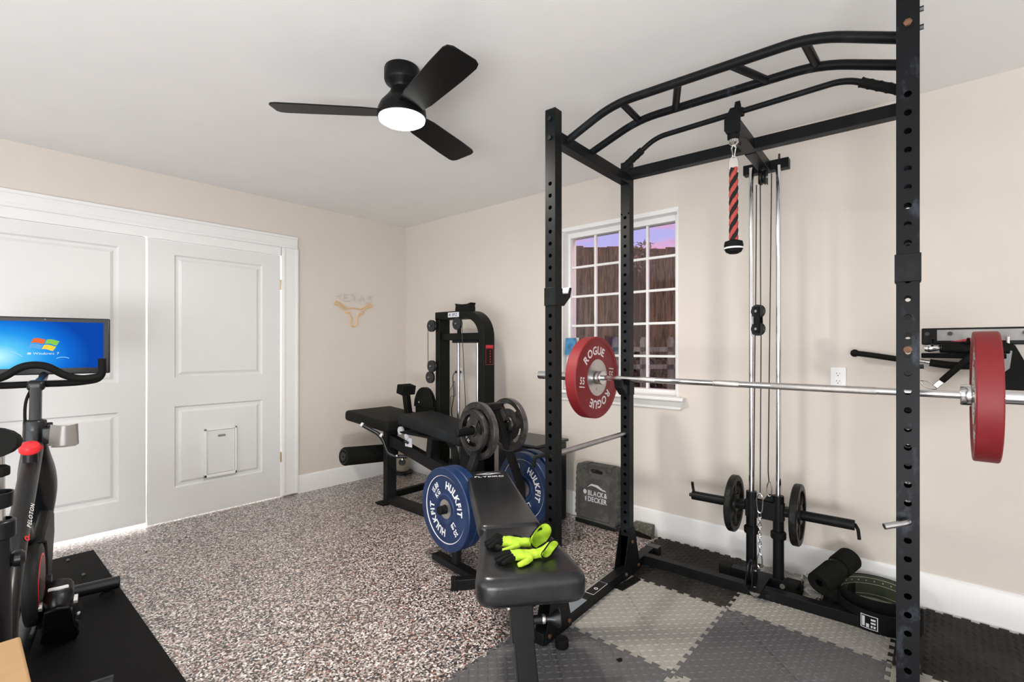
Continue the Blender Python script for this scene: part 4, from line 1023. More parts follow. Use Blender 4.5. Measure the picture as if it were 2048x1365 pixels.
# local x towards the head end, y to the left
def vpad(poly, z, th, name, slope=0., bev=.03):
    pts = rpoly([(x, y, z+slope*(x-poly[0][0])) for x, y in poly], .075 if bev > .03 else .04, 8); return pad(pts, th, name, 'vinyl', bn, bev, 6)
sp_ = vpad([(.0, .128), (-.470, .190), (-.470, -.190), (.0, -.135)], .500, .100, 'seat_pad', 0, .034)
bp_ = vpad([(.012, .134), (.748, .146), (.748, -.088), (.012, -.130)], .495, .062, 'back_pad', .06, .020)
FR_ = Matrix.Translation((.650, .024, .5347)) @ Matrix.Rotation(-.06, 4, 'Y') @ Matrix.Rotation(PI/2*3, 4, 'Z')
tm = MB(); line_text(tm, 'FLYBIRD', FR_ @ Matrix.Translation((0, -.012, 0)), .030, .015, 1.35, .12)
for pl_ in ([(-.075, .018), (-.03, .034), (.0, .030), (-.02, .022)], [(-.045, .014), (.0, .022), (.02, .034), (.045, .036), (.068, .028), (.04, .026), (.01, .012)], [(-.03, .036), (.02, .038), (.03, .041), (-.01, .043)]):
    tm.face(tm.vs([FR_ @ V((x, y+.008, 0)) for x, y in pl_]))
tm.build('lettering', M['label'], bp_)
def bb2(a, b, name, m='steel2', bev=.003): return MB().b2(a, b).build(name, M[m], bn, bevel=bev)
MB().beam((-.38, 0, .385), (.62, 0, .385), .05, .05).build('seat_rail', M['steel'], bn, bevel=.003)
MB().beam((-.395, .034, .42), (-.430, .030, .285), .074, .060, (1, 0, 0)).build('leg_sleeve', M['steel'], bn, bevel=.003)
MB().beam((-.398, .034, .40), (-.520, .012, .03), .062, .050, (1, 0, 0)).build('front_leg', M['steel2'], bn, bevel=.003)
bb2((-.55, -.22, 0.012), (-.50, .22, .062), 'front_foot')
bb2((-.40, -.035, .405), (-.34, .035, .425), 'seat_bracket')
MB().beam((.10, 0, .37), (.52, 0, .05), .05, .05).build('rear_leg', M['steel'], bn, bevel=.003)
bb2((.495, -.225, .004), (.545, .225, .054), 'rear_foot', 'black')
bb2((.493, .205, .001), (.547, .232, .057), 'rubber_end_cap', 'rubber')
MB().beam((.05, 0, .36), (.30, 0, .445), .03, .03).build('back_support', M['steel'], bn, bevel=.003)
q = MB(); q.lathe([(0, 0), (.014, 0), (.014, .045), (.010, .048), (.011, .062), (.026, .085), (.030, .092), (.026, .096), (0, .098)], 20, (-.420, .000, .340), (0, -1, 0)); q.build('pop_pin_knob', M['plastic'], bn)
q = MB(); q.lathe([(.0145, .036), (.0150, .038), (.0150, .044), (.0145, .046)], 20, (-.420, .000, .340), (0, -1, 0), close=True); q.build('worn_ring', M['alu'], bn)
q = MB(); q.cyl((-.402, .070, .375), (-.402, .076, .375), .010, 12); q.build('bolt', M['alu'], bn)
q = MB(); q.cyl((-.19, -.14, .40), (-.19, -.215, .40), .007, 10); q.cyl((-.19, -.20, .40), (-.19, -.222, .40), .011, 12); q.build('pull_pin', M['plastic'], bn)

# gloves
def blob(shapes, name, m, parent, vox=.004, smooth_=4):
    q = MB()
    for s_ in shapes:
        if s_[0] == 'e': q.ell(s_[1], s_[2], s_[3] if len(s_) > 3 else None)
        else: q.tube(s_[1], 1, 10, scales=s_[2])
    def md(o):
        r = o.modifiers.new('remesh', 'REMESH'); r.mode = 'VOXEL'; r.voxel_size = vox; r.use_smooth_shade = True
        if smooth_: k = o.modifiers.new('smooth', 'SMOOTH'); k.factor = .5; k.iterations = smooth_
    return q.build(name, M[m], parent, smooth=0, mods=md)
BM_ = Matrix.Translation((2.745, -1.511, 0)) @ Matrix.Rotation(math.atan2(.643, -.766), 4, 'Z')
ZG = .502
def glove(label, org, ang, curl, cuff_open, sc=1.):
    """glove with the fingers towards local +x, lying on the seat"""
    g = thing('work_glove', label, 'glove', BM_ @ V((org[0], org[1], ZG)), math.atan2(.643, -.766)+ang, 'gloves on the bench')
    g.scale = (sc, sc, sc)
    fin = [(-.030, .058, .0095), (-.010, .070, .0105), (.010, .066, .0105), (.029, .052, .0095)]
    body = [('e', (0, 0, .018), (.052, .040, .018)), ('e', (-.045, 0, .018), (.034, .028, .018)), ('e', (.02, 0, .024), (.035, .036, .016))]
    for y, L, r in fin: body.append(('t', [(.03, y*.9, .020), (.03+L*.35, y, .024)], [r*1.15, r*1.05]))
    blob(body, 'palm', 'lime', g)
    for y, L, r in fin:
        p = [V((.046, y, .024)), V((.046+L*.4, y*1.1, .024+curl*.012)), V((.046+L*.75, y*1.18, .018)), V((.046+L*.95, y*1.2, .013))]
        blob([('t', p, [r*1.1, r*1.05, r, r*.75]), ('e', p[-1], (r, r*.95, r*.8))], 'finger', 'blackcloth', g, .0035, 2)
    blob([('t', [V((-.02, .034, .018)), V((.005, .056, .016)), V((.032, .064, .012)), V((.045, .066, .011))], [.014, .0125, .011, .009])], 'thumb', 'lime', g, .0035, 2)
    # black knit patches
    blob([('t', [V((-.03, -.026, .024)), V((.0, -.030, .026)), V((.03, -.028, .024))], [.009, .013, .009])], 'side_panel', 'blackcloth', g, .004, 2)
    # open bell cuff, tilted up
    q = MB(); k = 28; rings = []
    for s_, rx, rz, dx, dz in ((0, .024, .016, -.060, .018), (.3, .030, .020, -.076, .024), (.65, .040, .020+.022*cuff_open, -.094, .028+.018*cuff_open), (1, .048, .020+.034*cuff_open, -.110, .024+.034*cuff_open)):
        ph = s_*math.radians(62)
        rings.append(q.vs([(dx+math.sin(ph)*rx*math.cos(a)-.012*s_*math.sin(a), math.cos(ph)*rx*math.cos(a)+.016*s_+.006*s_*math.sin(3*a), max(.002, dz+rz*math.sin(a))) for a in [2*PI*i/k for i in range(k)]]))
    for A, B in zip(rings, rings[1:]):
        for j in range(k): q.face([A[j], A[(j+1) % k], B[(j+1) % k], B[j]])
    last = [v.co.copy() for v in rings[-1]]
    def sol(o): s__ = o.modifiers.new('solid', 'SOLIDIFY'); s__.thickness = .0018
    q.build('cuff', M['lime'], g, mods=sol)
    MB().tube(last, .0030, 8, closed=True).build('cuff_piping', M['blackcloth'], g)
    MB().tube(smoothpath([(-.066, -.012, .036), (-.082, -.004, .045+.01*cuff_open), (-.100, .004, .054+.020*cuff_open), (-.112, .01, .058+.024*cuff_open)], 4), .0038, 8).build('strap', M['blackcloth'], g)
    return g
glove('lime yellow work glove on the bench seat with its cuff standing open', (-.225, .026), math.radians(80), 1, .85, .90)
glove('lime yellow work glove lying nearer the front edge of the bench seat', (-.335, .010), math.radians(98), 0, .35, .84)

# small things around the rack
tc_ = thing('round_cap', 'small black ribbed round cap standing on a foam tile beside the bench leg', 'cap', (2.912, -1.392, TT))
q = MB(); q.lathe([(0, 0), (.0245, 0), (.026, .002), (.0265, .030), (.025, .034), (.020, .0355), (.019, .034), (.015, .034), (.014, .0355), (.010, .0355), (.009, .034), (.005, .034), (0, .0345)], 48); q.build('cap_body', M['rubber'], tc_)
q = MB()
for i in range(30): a = 2*PI*i/30; q.b2((0, 0, 0), (0, 0, 0)) if 0 else q.cyl((.0265*math.cos(a), .0265*math.sin(a), .003), (.0265*math.cos(a), .0265*math.sin(a), .030), .0011, 5)
q.build('ribs', M['rubber'], tc_)
st = thing('ribbed_strip', 'short black ribbed plastic strip lying on the tile by the rear left rack foot', 'strip', (2.86, -.735, TT), math.radians(84))
MB().b2((-.085, -.022, 0), (.085, .022, .004)).build('strip_base', M['plastic'], st)
q = MB()
for i in range(17): q.b2((-.081+i*.010, -.020, .004), (-.077+i*.010, .020, .009))
q.build('ribs', M['rubber'], st)
o = MB().prism([(-.010, -.006), (-.004, .012), (.006, .013), (.011, .002), (.004, -.012)], 0, .002).build('rubber_chip', M['black']); o.location = (3.13, -1.315, TT+.001); tag(o, 'small black torn chip on the grey tile in front of the rack', 'debris')
LF = [((-.0+.05, -2.0), 'crumpled brown leaf on the floor close to the doors'), ((.403, -2.028), 'dry leaf on the speckled floor left of the others, mid floor'), ((.441, -2.071), 'dark dry leaf beside another leaf on the floor before the doors'), ((.159, -1.455), 'dark dry leaf on the floor near the right door edge'), ((.485, -2.255), 'tiny dark crumb of leaf on the floor near the exercise mat')]
for (x, y), lab in LF:
    q = MB(); n = 7; pts = []
    for i in range(n): a = 2*PI*i/n; r_ = random.uniform(.006, .017); pts.append((r_*math.cos(a), r_*.6*math.sin(a), random.uniform(.0005, .006)))
    v = q.vs(pts); c0 = q.vs([(0, 0, .007)])[0]
    for i in range(n): q.face([v[i], v[(i+1) % n], c0])
    o = q.build('dry_leaf', M['leafd']); o.location = (x, y, .0005); tag(o, lab, 'leaf', 'dry leaves on the floor')

# tool case
TL = V((2.12, -.083, 0)); TR_ = V((2.437, -.083, 0))
ca = thing('drill_case', 'dusty dark grey plastic tool case standing against the wall by the rear left rack post', 'tool case', (2.285, -.075, 0), (math.radians(-2.5), 0, 0))
cw_ = .325; chh = .415
def case_shell(y0, y1, inset):
    q = MB(); w2 = cw_/2-inset; hx = .045
    outer = rpoly([(-w2, .012+inset, 0), (w2, .012+inset, 0), (w2, chh-inset, 0), (-w2, chh-inset, 0)], .03, 4)
    hole = rpoly([(-hx, chh-.060, 0), (hx, chh-.060, 0), (hx, chh-.032, 0), (-hx, chh-.032, 0)], .008, 3)
    return outer, hole
outer, hole = case_shell(0, 0, 0)
def plate_hole(q, outer, hole, y0, y1):
    """closed ring plate with one hole, built as a bridged loop"""
    import mathutils
    n = 48
    def res(poly):
        P = [V((p[0], p[1], 0)) for p in poly]; c = sum(P, V())/len(P); return P, c
    def ray(P, c, a):
        d = V((math.cos(a), math.sin(a), 0)); best = None
        for i in range(len(P)):
            A = P[i]-c; B = P[(i+1) % len(P)]-c; e = B-A; den = d.x*e.y-d.y*e.x
            if abs(den) < 1e-9: continue
            t = (A.x*e.y-A.y*e.x)/den; u_ = (A.x*d.y-A.y*d.x)/den
            if t > 0 and -1e-6 <= u_ <= 1+1e-6 and (best is None or t < best): best = t
        return c+d*best
    Ph, ch0 = res(hole); Po, _ = res(outer)
    an = [2*PI*i/n for i in range(n)]
    oo = [ray(Po, ch0, a) for a in an]; hh = [ray(Ph, ch0, a) for a in an]
    L = [q.vs([(p.x, y, p.y) for p in arr]) for arr in (oo, hh) for y in (y0, y1)]
    for i in range(n):
        j = (i+1) % n
        q.face([L[0][i], L[0][j], L[2][j], L[2][i]]); q.face([L[1][i], L[1][j], L[3][j], L[3][i]]); q.face([L[0][i], L[0][j], L[1][j], L[1][i]]); q.face([L[2][i], L[2][j], L[3][j], L[3][i]])
q = MB(); plate_hole(q, [(p[0], p[1]) for p in outer], [(p[0], p[1]) for p in hole], -.050, -.002); q.build('front_shell', M['case'], ca, bevel=.006)
q = MB(); plate_hole(q, [(p[0], p[1]) for p in outer], [(p[0], p[1]) for p in hole], .002, .050); q.build('back_shell', M['case'], ca, bevel=.006)
q = MB()
q.prism([(p[0], p[1]) for p in rpoly([(-cw_/2+.03, .045, 0), (cw_/2-.05, .045, 0), (cw_/2-.05, chh-.085, 0), (-cw_/2+.03, chh-.085, 0)], .02, 4)], .050, .056, (V((0, 0, 0)), V((1, 0, 0)), V((0, 0, 1)), V((0, -1, 0)))); q.build('raised_panel', M['case'], ca, bevel=.003)
q = MB()
for i in range(7):
    z = .06+i*.045; q.b2((-cw_/2-.005, -.046, z), (-cw_/2+.006, .046, z+.022)); q.b2((cw_/2-.006, -.046, z), (cw_/2+.005, .046, z+.022))
q.build('edge_ribs', M['case'], ca, bevel=.003)
q = MB(); q.b2((-cw_/2+.002, -.054, .001), (cw_/2-.002, .052, .030)); q.build('base_strip', M['plastic'], ca, bevel=.005)
tm = MB(); Tf = Matrix.Translation((.018, -.0566, .205)) @ frame_rot((0, -1, 0)).to_4x4()
line_text(tm, 'BLACK&', Tf @ Matrix.Translation((.0, .018, 0)), .046, .03, .78, .06); line_text(tm, 'DECKER', Tf @ Matrix.Translation((.0, -.024, 0)), .046, .03, .82, .06)
for pl_ in ([(-.10+.012*math.cos(a)*1.2, .020+.013*math.sin(a)*1.2) for a in [i*2*PI/12 for i in range(12)]], [(-.088, -.008), (-.088, -.044), (-.096, -.038), (-.098, -.026), (-.096, -.014)], [(-.085, .052), (-.05, .068), (-.01, .062), (.02, .050), (.04, .046), (.05, .05), (.0, .078), (-.05, .080)], [(.035, .046), (.07, .043), (.05, .056)]):
    tm.face(tm.vs([Tf @ V((x, y, 0)) for x, y in pl_]))
tm.build('lettering', M['label'], ca)
for x in (-.09, .10): MB().b2((x-.02, -.056, chh-.035), (x+.02, .02, chh+.006)).build('latch', M['case'], ca, bevel=.003)
bk = thing('rubber_block', 'dusty black rubber block on the floor against the baseboard', 'block', (2.612, -.062, 0), math.radians(4))
MB().prism([(-.062, 0), (.062, 0), (.066, .082), (-.064, .082)], -.03, .03, (V((0, 0, 0)), V((1, 0, 0)), V((0, 0, 1)), V((0, -1, 0)))).build('block_body', M['dusty'], bk, bevel=.004)
MB().prism([(-.0622, .001), (.0622, .001), (.063, .020), (-.02, .036), (-.0622, .042)], .0295, .032, (V((0, 0, 0)), V((1, 0, 0)), V((0, 0, 1)), V((0, -1, 0)))).build('clean_edge', M['rubber'], bk)

# belts, roller pad and plastic bag behind the rear base rail
bt = thing('lifting_belt', 'thick olive and black suede lifting belt coiled on its edge behind the rack base rail', 'belt', (3.842, -.210, TT))
def band(R, z0, z1, th, a0, a1, ox=0, oy=0, tw=0.):
    q = MB(); n = 56; pr = []
    for i in range(n+1):
        a = a0+(a1-a0)*i/n; rr = R+tw*(i/n)
        pr.append((ox+rr*math.cos(a), oy+rr*.98*math.sin(a), math.cos(a), math.sin(a)))
    rings = [q.vs([(x-cx_*th/2, y-cy_*th/2, z0), (x+cx_*th/2, y+cy_*th/2, z0), (x+cx_*th/2, y+cy_*th/2, z1), (x-cx_*th/2, y-cy_*th/2, z1)]) for x, y, cx_, cy_ in pr]
    for A, B in zip(rings, rings[1:]):
        for j in range(4): q.face([A[j], A[(j+1) % 4], B[(j+1) % 4], B[j]])
    q.face(rings[0]); q.face(rings[-1][::-1]); return q
band(.150, 0, .105, .010, -.5, 2*PI-.7).build('outer_layer', M['blackcloth'], bt, bevel=.002)
band(.141, .001, .104, .006, .1, PI+.3).build('inner_suede', M['olive'], bt)
for z in (.016, .066, .094): 
    q = MB(); q.tube([(.1375*math.cos(a), .1348*math.sin(a), z) for a in [.15+i*(PI)/40 for i in range(41)]], .0009, 5); q.build('stitching', M['stitch'], bt)
q = MB()
for i in range(11):
    a = .25+i*.24; q.cyl((.1385*math.cos(a), .1358*math.sin(a), .080), (.1365*math.cos(a), .1338*math.sin(a), .080), .0028, 8)
q.build('belt_holes', M['stitch'], bt)
q = band(.112, .0, .085, .008, 2.6, 2*PI+.4, .01, -.012); q.build('inner_layer', M['blackcloth'], bt)
b2_ = thing('training_belt', 'black nylon training belt with white printed patch in front of the suede belt', 'belt', (3.800, -.330, TT))
band(.150, 0, .085, .009, PI*.95, 2*PI*1.03, .06, .04).build('nylon_band', M['blackcloth'], b2_, bevel=.002)
q = MB(); aC = math.radians(262)
def patch(a, z, k=.1556): return (.06+k*math.cos(a), .04+k*.98*math.sin(a), z)
for da0, da1, z0, z1 in ((-.20, .20, .012, .015), (-.20, .20, .067, .070), (-.20, -.18, .012, .070), (.18, .20, .012, .070), (-.165, -.10, .02, .062), (-.07, .0, .018, .034), (.04, .08, .02, .03), (.10, .15, .02, .03), (.04, .15, .036, .044), (.04, .15, .05, .058)):
    n = 4
    for i in range(n):
        a = aC+da0+(da1-da0)*i/n; b_ = aC+da0+(da1-da0)*(i+1)/n; q.face(q.vs([patch(a, z0), patch(b_, z0), patch(b_, z1), patch(a, z1)]))
q.build('printed_patch', M['label'], b2_)
fr = thing('foam_roller_pad', 'black foam leg roller with split end leaning behind the rear base rail', 'foam roller', (3.66, -.27, TT))
a = V((-.025, -.075, .105)); b_ = V((.075, .150, .185)); d_ = (b_-a).normalized(); L_ = (b_-a).length
q = MB(); q.lathe([(.018, .01), (.050, 0), (.053, .006), (.053, L_*.50), (.018, L_*.50)], 28, a, d_); q.build('lower_foam', M['foam'], fr)
q = MB(); q.lathe([(.018, L_*.50), (.047, L_*.50), (.047, L_*.63), (.018, L_*.63)], 28, a, d_); q.build('dark_band', M['black'], fr)
q = MB(); q.lathe([(0, L_*.63), (.052, L_*.63), (.054, L_*.66), (.054, L_*.97), (.050, L_), (0, L_)], 28, a, d_); q.build('upper_foam', M['foam'], fr)
MB().tube([a+d_*.02+V((.01, 0, -.03)), V((.03, -.03, .07)), V((.02, -.02, 0.002))], .036, 16, scales=[.8, 1, 1.1]).build('bent_foam', M['foam'], fr)
bg = thing('plastic_bag', 'crumpled clear plastic bag with small hardware beside the foam roller', 'plastic bag', (3.585, -.275, TT))
q = MB(); n, m_ = 16, 8; rings = []
for i in range(m_+1):
    t = i/m_; rings.append(q.vs([((.055-.03*t)*math.cos(2*PI*j/n)*(1+random.uniform(-.22, .22)), (.075-.04*t)*math.sin(2*PI*j/n)*(1+random.uniform(-.22, .22)), .003+.10*t*(1+random.uniform(-.12, .12))) for j in range(n)]))
for A, B in zip(rings, rings[1:]):
    for j in range(n): q.face([A[j], A[(j+1) % n], B[(j+1) % n], B[j]])
q.face(rings[-1]); q.build('film', M['bag'], bg, smooth=0)
q = MB(); q.lathe([(.006, 0), (.011, 0), (.011, .008), (.006, .008)], 14, (.045, -.035, .015), (.3, 1, 0), close=True); q.cyl((.01, -.055, .006), (.06, -.045, .006), .004, 8); q.build('hardware', M['chrome'], bg)

# wall rail with cable attachments
wrk = thing('attachment_rail', 'black wall rail with punched holes for cable attachments at the right edge', 'wall rail', (4.0, 0, 1.28))
MB().b2((.0, -.012, -.038), (.62, 0, .038)).build('rail_plate', M['black'], wrk, bevel=.004)
MB().b2((.055, -.0145, -.020), (.60, -.012, .030)).build('printed_strip', mat('grey_red_strip', (.30, .29, .28), .5, var=.25, scale=9), wrk)
MB().prism([(.10, -.024), (.26, .010), (.26, -.024)], .0146, .0152, (V((0, 0, 0)), V((1, 0, 0)), V((0, 0, 1)), V((0, -1, 0)))).build('red_wedge', M['redtrim'], wrk)
for x in (.02, .10, .34, .47):
    MB().cyl((x, -.0145, .012), (x, -.022, .012), .009, 12).build('rail_bolt', M['plastic'], wrk)
for x in (.04, .16, .36, .50): MB().tube(fillet([(x, -.012, -.02), (x, -.075, -.035), (x, -.085, -.01)], .02), .006, 8).build('hook', M['black'], wrk)
at = thing('strap_handle', 'black tube grip with chrome swivel hanging lengthwise under the wall rail', 'cable attachment', (4.02, -.06, 1.225))
q = MB(); q.tube([(.045, 0, 0), (.27, 0, -.005)], .021, 14, scales=[1, 1]); q.build('grip', M['rubber'], at, bevel=.004)
q = MB(); q.lathe([(.004, 0), (.014, .002), (.018, .02), (.010, .05), (.022, .06)], 16, (-.01, 0, 0), (1, 0, 0)); q.build('swivel', M['chrome'], at)
MB().b2((-.02, -.012, -.045), (.26, .012, -.022)).build('strap', M['blackcloth'], at, bevel=.004)
cb = thing('curl_bar', 'black and chrome curl bar hanging on the wall rail, pointing left past the rack post', 'cable attachment', (3.745, -.06, 1.200))
MB().tube(smoothpath([(0, 0, 0), (.06, 0, -.008), (.165, 0, -.026)], 6), .0135, 12, scales=None).build('left_grip', M['rubber'], cb)
MB().ell((0, 0, 0), (.019, .019, .019)).build('end_ball', M['rubber'], cb)
MB().tube([(.16, 0, -.025), (.22, 0, -.030), (.29, 0, -.042)], .010, 12).build('chrome_bar', M['chrome'], cb)
q = MB(); q.lathe([(.010, 0), (.016, .002), (.016, .010), (.010, .012)], 16, (.218, 0, -.031), (1, 0, -.15), close=True); q.build('collar', M['chrome'], cb)
MB().tube(smoothpath([(.285, 0, -.041), (.36, 0, -.052), (.45, 0, -.052)], 6), .0165, 12).build('right_grip', M['rubber'], cb)
vh = thing('v_handle', 'black V-shaped pulldown handle hanging under the wall rail with steel loop', 'cable attachment', (4.06, -.075, 1.075))
q = MB(); q.beam((.01, 0, .0), (.115, 0, .125), .026, .032, (0, 1, 0)); q.build('grip', M['rubber'], vh, bevel=.006)
q = MB(); q.beam((-.012, 0, -.026), (.012, 0, .002), .024, .030, (0, 1, 0)); q.build('end_plug', M['alu'], vh, bevel=.003)
MB().tube(smoothpath([(-.065, 0, -.002), (-.045, 0, -.030), (-.005, 0, -.036), (-.035, 0, -.004), (-.06, 0, .0), (-.066, 0, -.002)], 4), .0022, 6).build('wire_loop', M['chrome'], vh)
MB().tube(smoothpath([(.115, 0, .125), (.16, 0, .17), (.19, 0, .20)], 4), .013, 10).build('chrome_arm', M['chromed'], vh)
ro = thing('row_plate', 'dark curved pulldown plate handle hanging at the far right of the wall rail', 'cable attachment', (4.285, -.055, 1.12))
q = MB(); q.prism([(-.055, .11), (-.02, .135), (.02, .12), (.045, .06), (.062, 0), (.060, -.06), (.03, -.10), (-.04, -.10), (-.055, -.04), (-.05, .03)], -.012, .012, (V((0, 0, 0)), V((1, 0, 0)), V((0, 0, 1)), V((0, -1, 0)))); q.build('plate', M['rubber'], ro, bevel=.005)
q = MB(); q.prism([(-.028, .10), (.012, .095), (.004, .02), (-.016, .0), (-.014, -.06), (-.03, -.06), (-.030, .03)], .012, .015, (V((0, 0, 0)), V((1, 0, 0)), V((0, 0, 1)), V((0, -1, 0)))); q.build('worn_face', M['grey'], ro, bevel=.001)
MB().tube(smoothpath([(.05, 0, -.0), (.10, 0, .01), (.105, 0, -.03), (.06, 0, -.03)], 5), .006, 8).build('ring', M['rubber'], ro)
MB().tube([(-.0, 0, .12), (0, .0, .155)], .006, 8).build('hanger', M['chrome'], ro)
o = MB().ell((0, 0, 0), (.010, .006, .010)).build('pin_end', M['chrome']); o.location = (4.352, -.06, 1.055); tag(o, 'small chrome pin on the wall right of the dark plate handle', 'pin')

# ================================================================== EXERCISE BIKE CORNER
em = MB().b2((.22, -3.45, .0005), (2.9, -2.46, .007)).build('exercise_mat', M['bmat'], bevel=.002); tag(em, 'black rubber exercise mat under the stationary bike', 'mat')
bkz = math.atan2(.18, -.984)
bike = thing('exercise_bike', 'black stationary bike with red knob, flywheel and curled handlebar', 'exercise bike', (1.3437, -2.8414, 0), bkz)
def bt_(pts, r, name, m='plastic', seg=14, sc=None, prof=None):
    q = MB()
    if prof: q.sweep(prof, pts, scales=sc)
    else: q.tube(pts, r, seg, scales=sc)
    return q.build(name, M[m], bike)
for x, L, nm in ((.43, .30, 'front_stabilizer'), (-.515, .285, 'rear_stabilizer')):
    q = MB(); q.tube([(x, -L, .055), (x, L, .055)], .030, 18); q.build(nm, M['plastic'], bike, bevel=.004)
    for s_ in (-1, 1):
        q = MB(); q.lathe([(0, .007), (.030, .007), (.028, .018), (.012, .022), (.012, .03)], 20, (x, s_*(L-.05), 0)); q.build('levelling_foot', M['rubber'], bike)
for s_ in (-1, 1):
    q = MB(); q.lathe([(.004, -.010), (.024, -.010), (.024, .010), (.004, .010)], 20, (.478, s_*.235, .040), (0, 1, 0), close=True); q.build('transport_wheel', M['rubber'], bike)
bt_(smoothpath([(-.515, 0, .075), (-.3, 0, .085), (.1, 0, .075), (.43, 0, .080)], 5), 1, 'base_beam', prof=rrect(.07, .05, .02, 3))
def oval(w_, h_, n=20): return [(w_*math.cos(2*PI*i/n), h_*math.sin(2*PI*i/n)) for i in range(n)]
q = MB(); q.sweep(oval(1, 1), smoothpath([(.345, 0, .86), (.345, 0, .80), (.37, 0, .72), (.425, 0, .62), (.465, 0, .50), (.475, 0, .38), (.455, 0, .22), (.43, 0, .08)], 5), scales=[(.040+.028*math.exp(-((i-16)/7)**2), .034+.050*math.exp(-((i-14)/8)**2)) for i in range(36)]); q.build('front_fork', M['plastic'], bike)
q = MB(); q.sweep(oval(1, 1), smoothpath([(.34, 0, .80), (.20, 0, .715), (.0, 0, .60), (-.20, 0, .48), (-.36, 0, .33), (-.45, 0, .10)], 6), scales=[(.033, .030+.010*math.sin(i/30*PI)) for i in range(31)]); q.build('main_frame', M['plastic'], bike)
bt_(smoothpath([(.455, 0, .40), (.35, -.01, .36), (.20, -.01, .37), (.05, 0, .45), (-.08, 0, .545)], 6), .034, 'curved_brace')
# brand lettering along the right side of the frame
tm = MB(); dx = V((.857, 0, .514)).normalized(); zf = (V((0, -1, 0))*.80+V((-.514, 0, .857))*.60).normalized()
R3 = Matrix((dx, zf.cross(dx), zf)).transposed(); tc0 = V((-.065, 0, .561))+zf*.0385
line_text(tm, 'PELOTON', Matrix.Translation(tc0) @ R3.to_4x4(), .0235, .02, 1.0, .16)
tm.build('lettering', M['white'], bike)
q = MB(); e0 = V((-.165, 0, .501))+zf*.0385; q.lathe([(.006, 0), (.0105, 0), (.0105, .0012), (.006, .0012)], 16, e0, zf, close=True); q.box(e0+dx*.012+zf*.0006-R3.col[1]*.006, (.022, .004, .0008), R3); q.build('red_emblem', M['knobred'], bike)
# flywheel and guard
q = MB(); q.lathe([(.04, -.022), (.142, -.022), (.155, -.018), (.160, -.008), (.160, .008), (.155, .018), (.142, .022), (.04, .022)], 48, (.02, -.030, .280), (0, 1, 0), close=True); q.build('flywheel', M['machine2'], bike)
q = MB(); q.lathe([(.103, -.001), (.112, -.001), (.112, .001), (.103, .001)], 48, (.02, -.0528, .280), (0, 1, 0), close=True); q.build('red_ring', M['knobred'], bike)
q = MB(); q.lathe([(0, -.002), (.10, -.002), (.10, .002), (0, .002)], 32, (.02, -.0515, .280), (0, 1, 0)); q.build('inner_disc', mat('dark_plum_metal', (.075, .045, .045), .3, .4), bike)
gp_ = [(.165*math.cos(t)+.02, .165*math.sin(t)+.285) for t in [math.radians(a) for a in range(95, -60, -12)]]
q = MB(); q.prism([(.02, .44), (.10, .47), (.30, .50), (.425, .46), (.44, .36), (.36, .26), (.24, .14), (.12, .13), (.16, .22), (.17, .30), (.13, .40)], .018, .058, (V((0, 0, 0)), V((1, 0, 0)), V((0, 0, 1)), V((0, -1, 0)))); q.build('belt_guard', M['machine2'], bike, bevel=.010)
MB().beam((.0, -.076, .285), (-.045, -.080, .155), .026, .018, (0, 1, 0)).build('crank_arm', M['plastic'], bike, bevel=.004)
q = MB(); q.lathe([(0, 0), (.022, 0), (.024, .004), (.024, .018), (0, .02)], 20, (0, -.066, .285), (0, -1, 0)); q.build('crank_hub', M['plastic'], bike)
MB().cyl((-.045, -.080, .158), (-.02, -.150, .160), .008, 10).build('pedal_axle', M['chromed'], bike)
q = MB(); q.b2((-.075, -.150, .160), (.02, -.095, .176)); q.build('pedal', M['plastic'], bike, bevel=.005)
# handlebar post, handlebar
bt_([(.345, 0, .80), (.38, 0, 1.045)], 1, 'handlebar_post', prof=rrect(.040, .050, .008, 2))
q = MB(); q.lathe([(.027, 0), (.040, .003), (.040, .05), (.037, .056), (.028, .058)], 24, (.348, 0, .845)); q.build('post_collar', M['plastic'], bike, bevel=.002)
q = MB(); q.cyl((.36, -.038, .87), (.36, -.058, .87), .016, 14); q.build('clamp_lever', M['plastic'], bike, bevel=.003)
lo_ = fillet([(.33, .232, 1.175), (.34, .235, 1.075), (.40, .14, 1.058), (.405, 0, 1.060), (.40, -.14, 1.060), (.34, -.235, 1.078), (.33, -.232, 1.175)], .06)
MB().tube(lo_, .0155, 14).build('handlebar', M['rubber'], bike)
up_ = smoothpath([(.345, .228, 1.090), (.355, .16, 1.080), (.35, .10, 1.100), (.335, .045, 1.140), (.33, 0, 1.150), (.335, -.045, 1.140), (.35, -.10, 1.100), (.355, -.16, 1.082), (.345, -.228, 1.092)], 6)
MB().tube(up_, .0165, 14).build('upper_handlebar', M['rubber'], bike)
MB().box((.385, 0, 1.055), (.06, .062, .050)).build('handlebar_clamp', M['plastic'], bike, bevel=.018, seg=4)
MB().tube(smoothpath([(.385, .02, 1.03), (.345, .03, .98), (.33, .03, .90), (.335, .02, .80)], 5), .006, 8).build('cable', M['rubber'], bike)
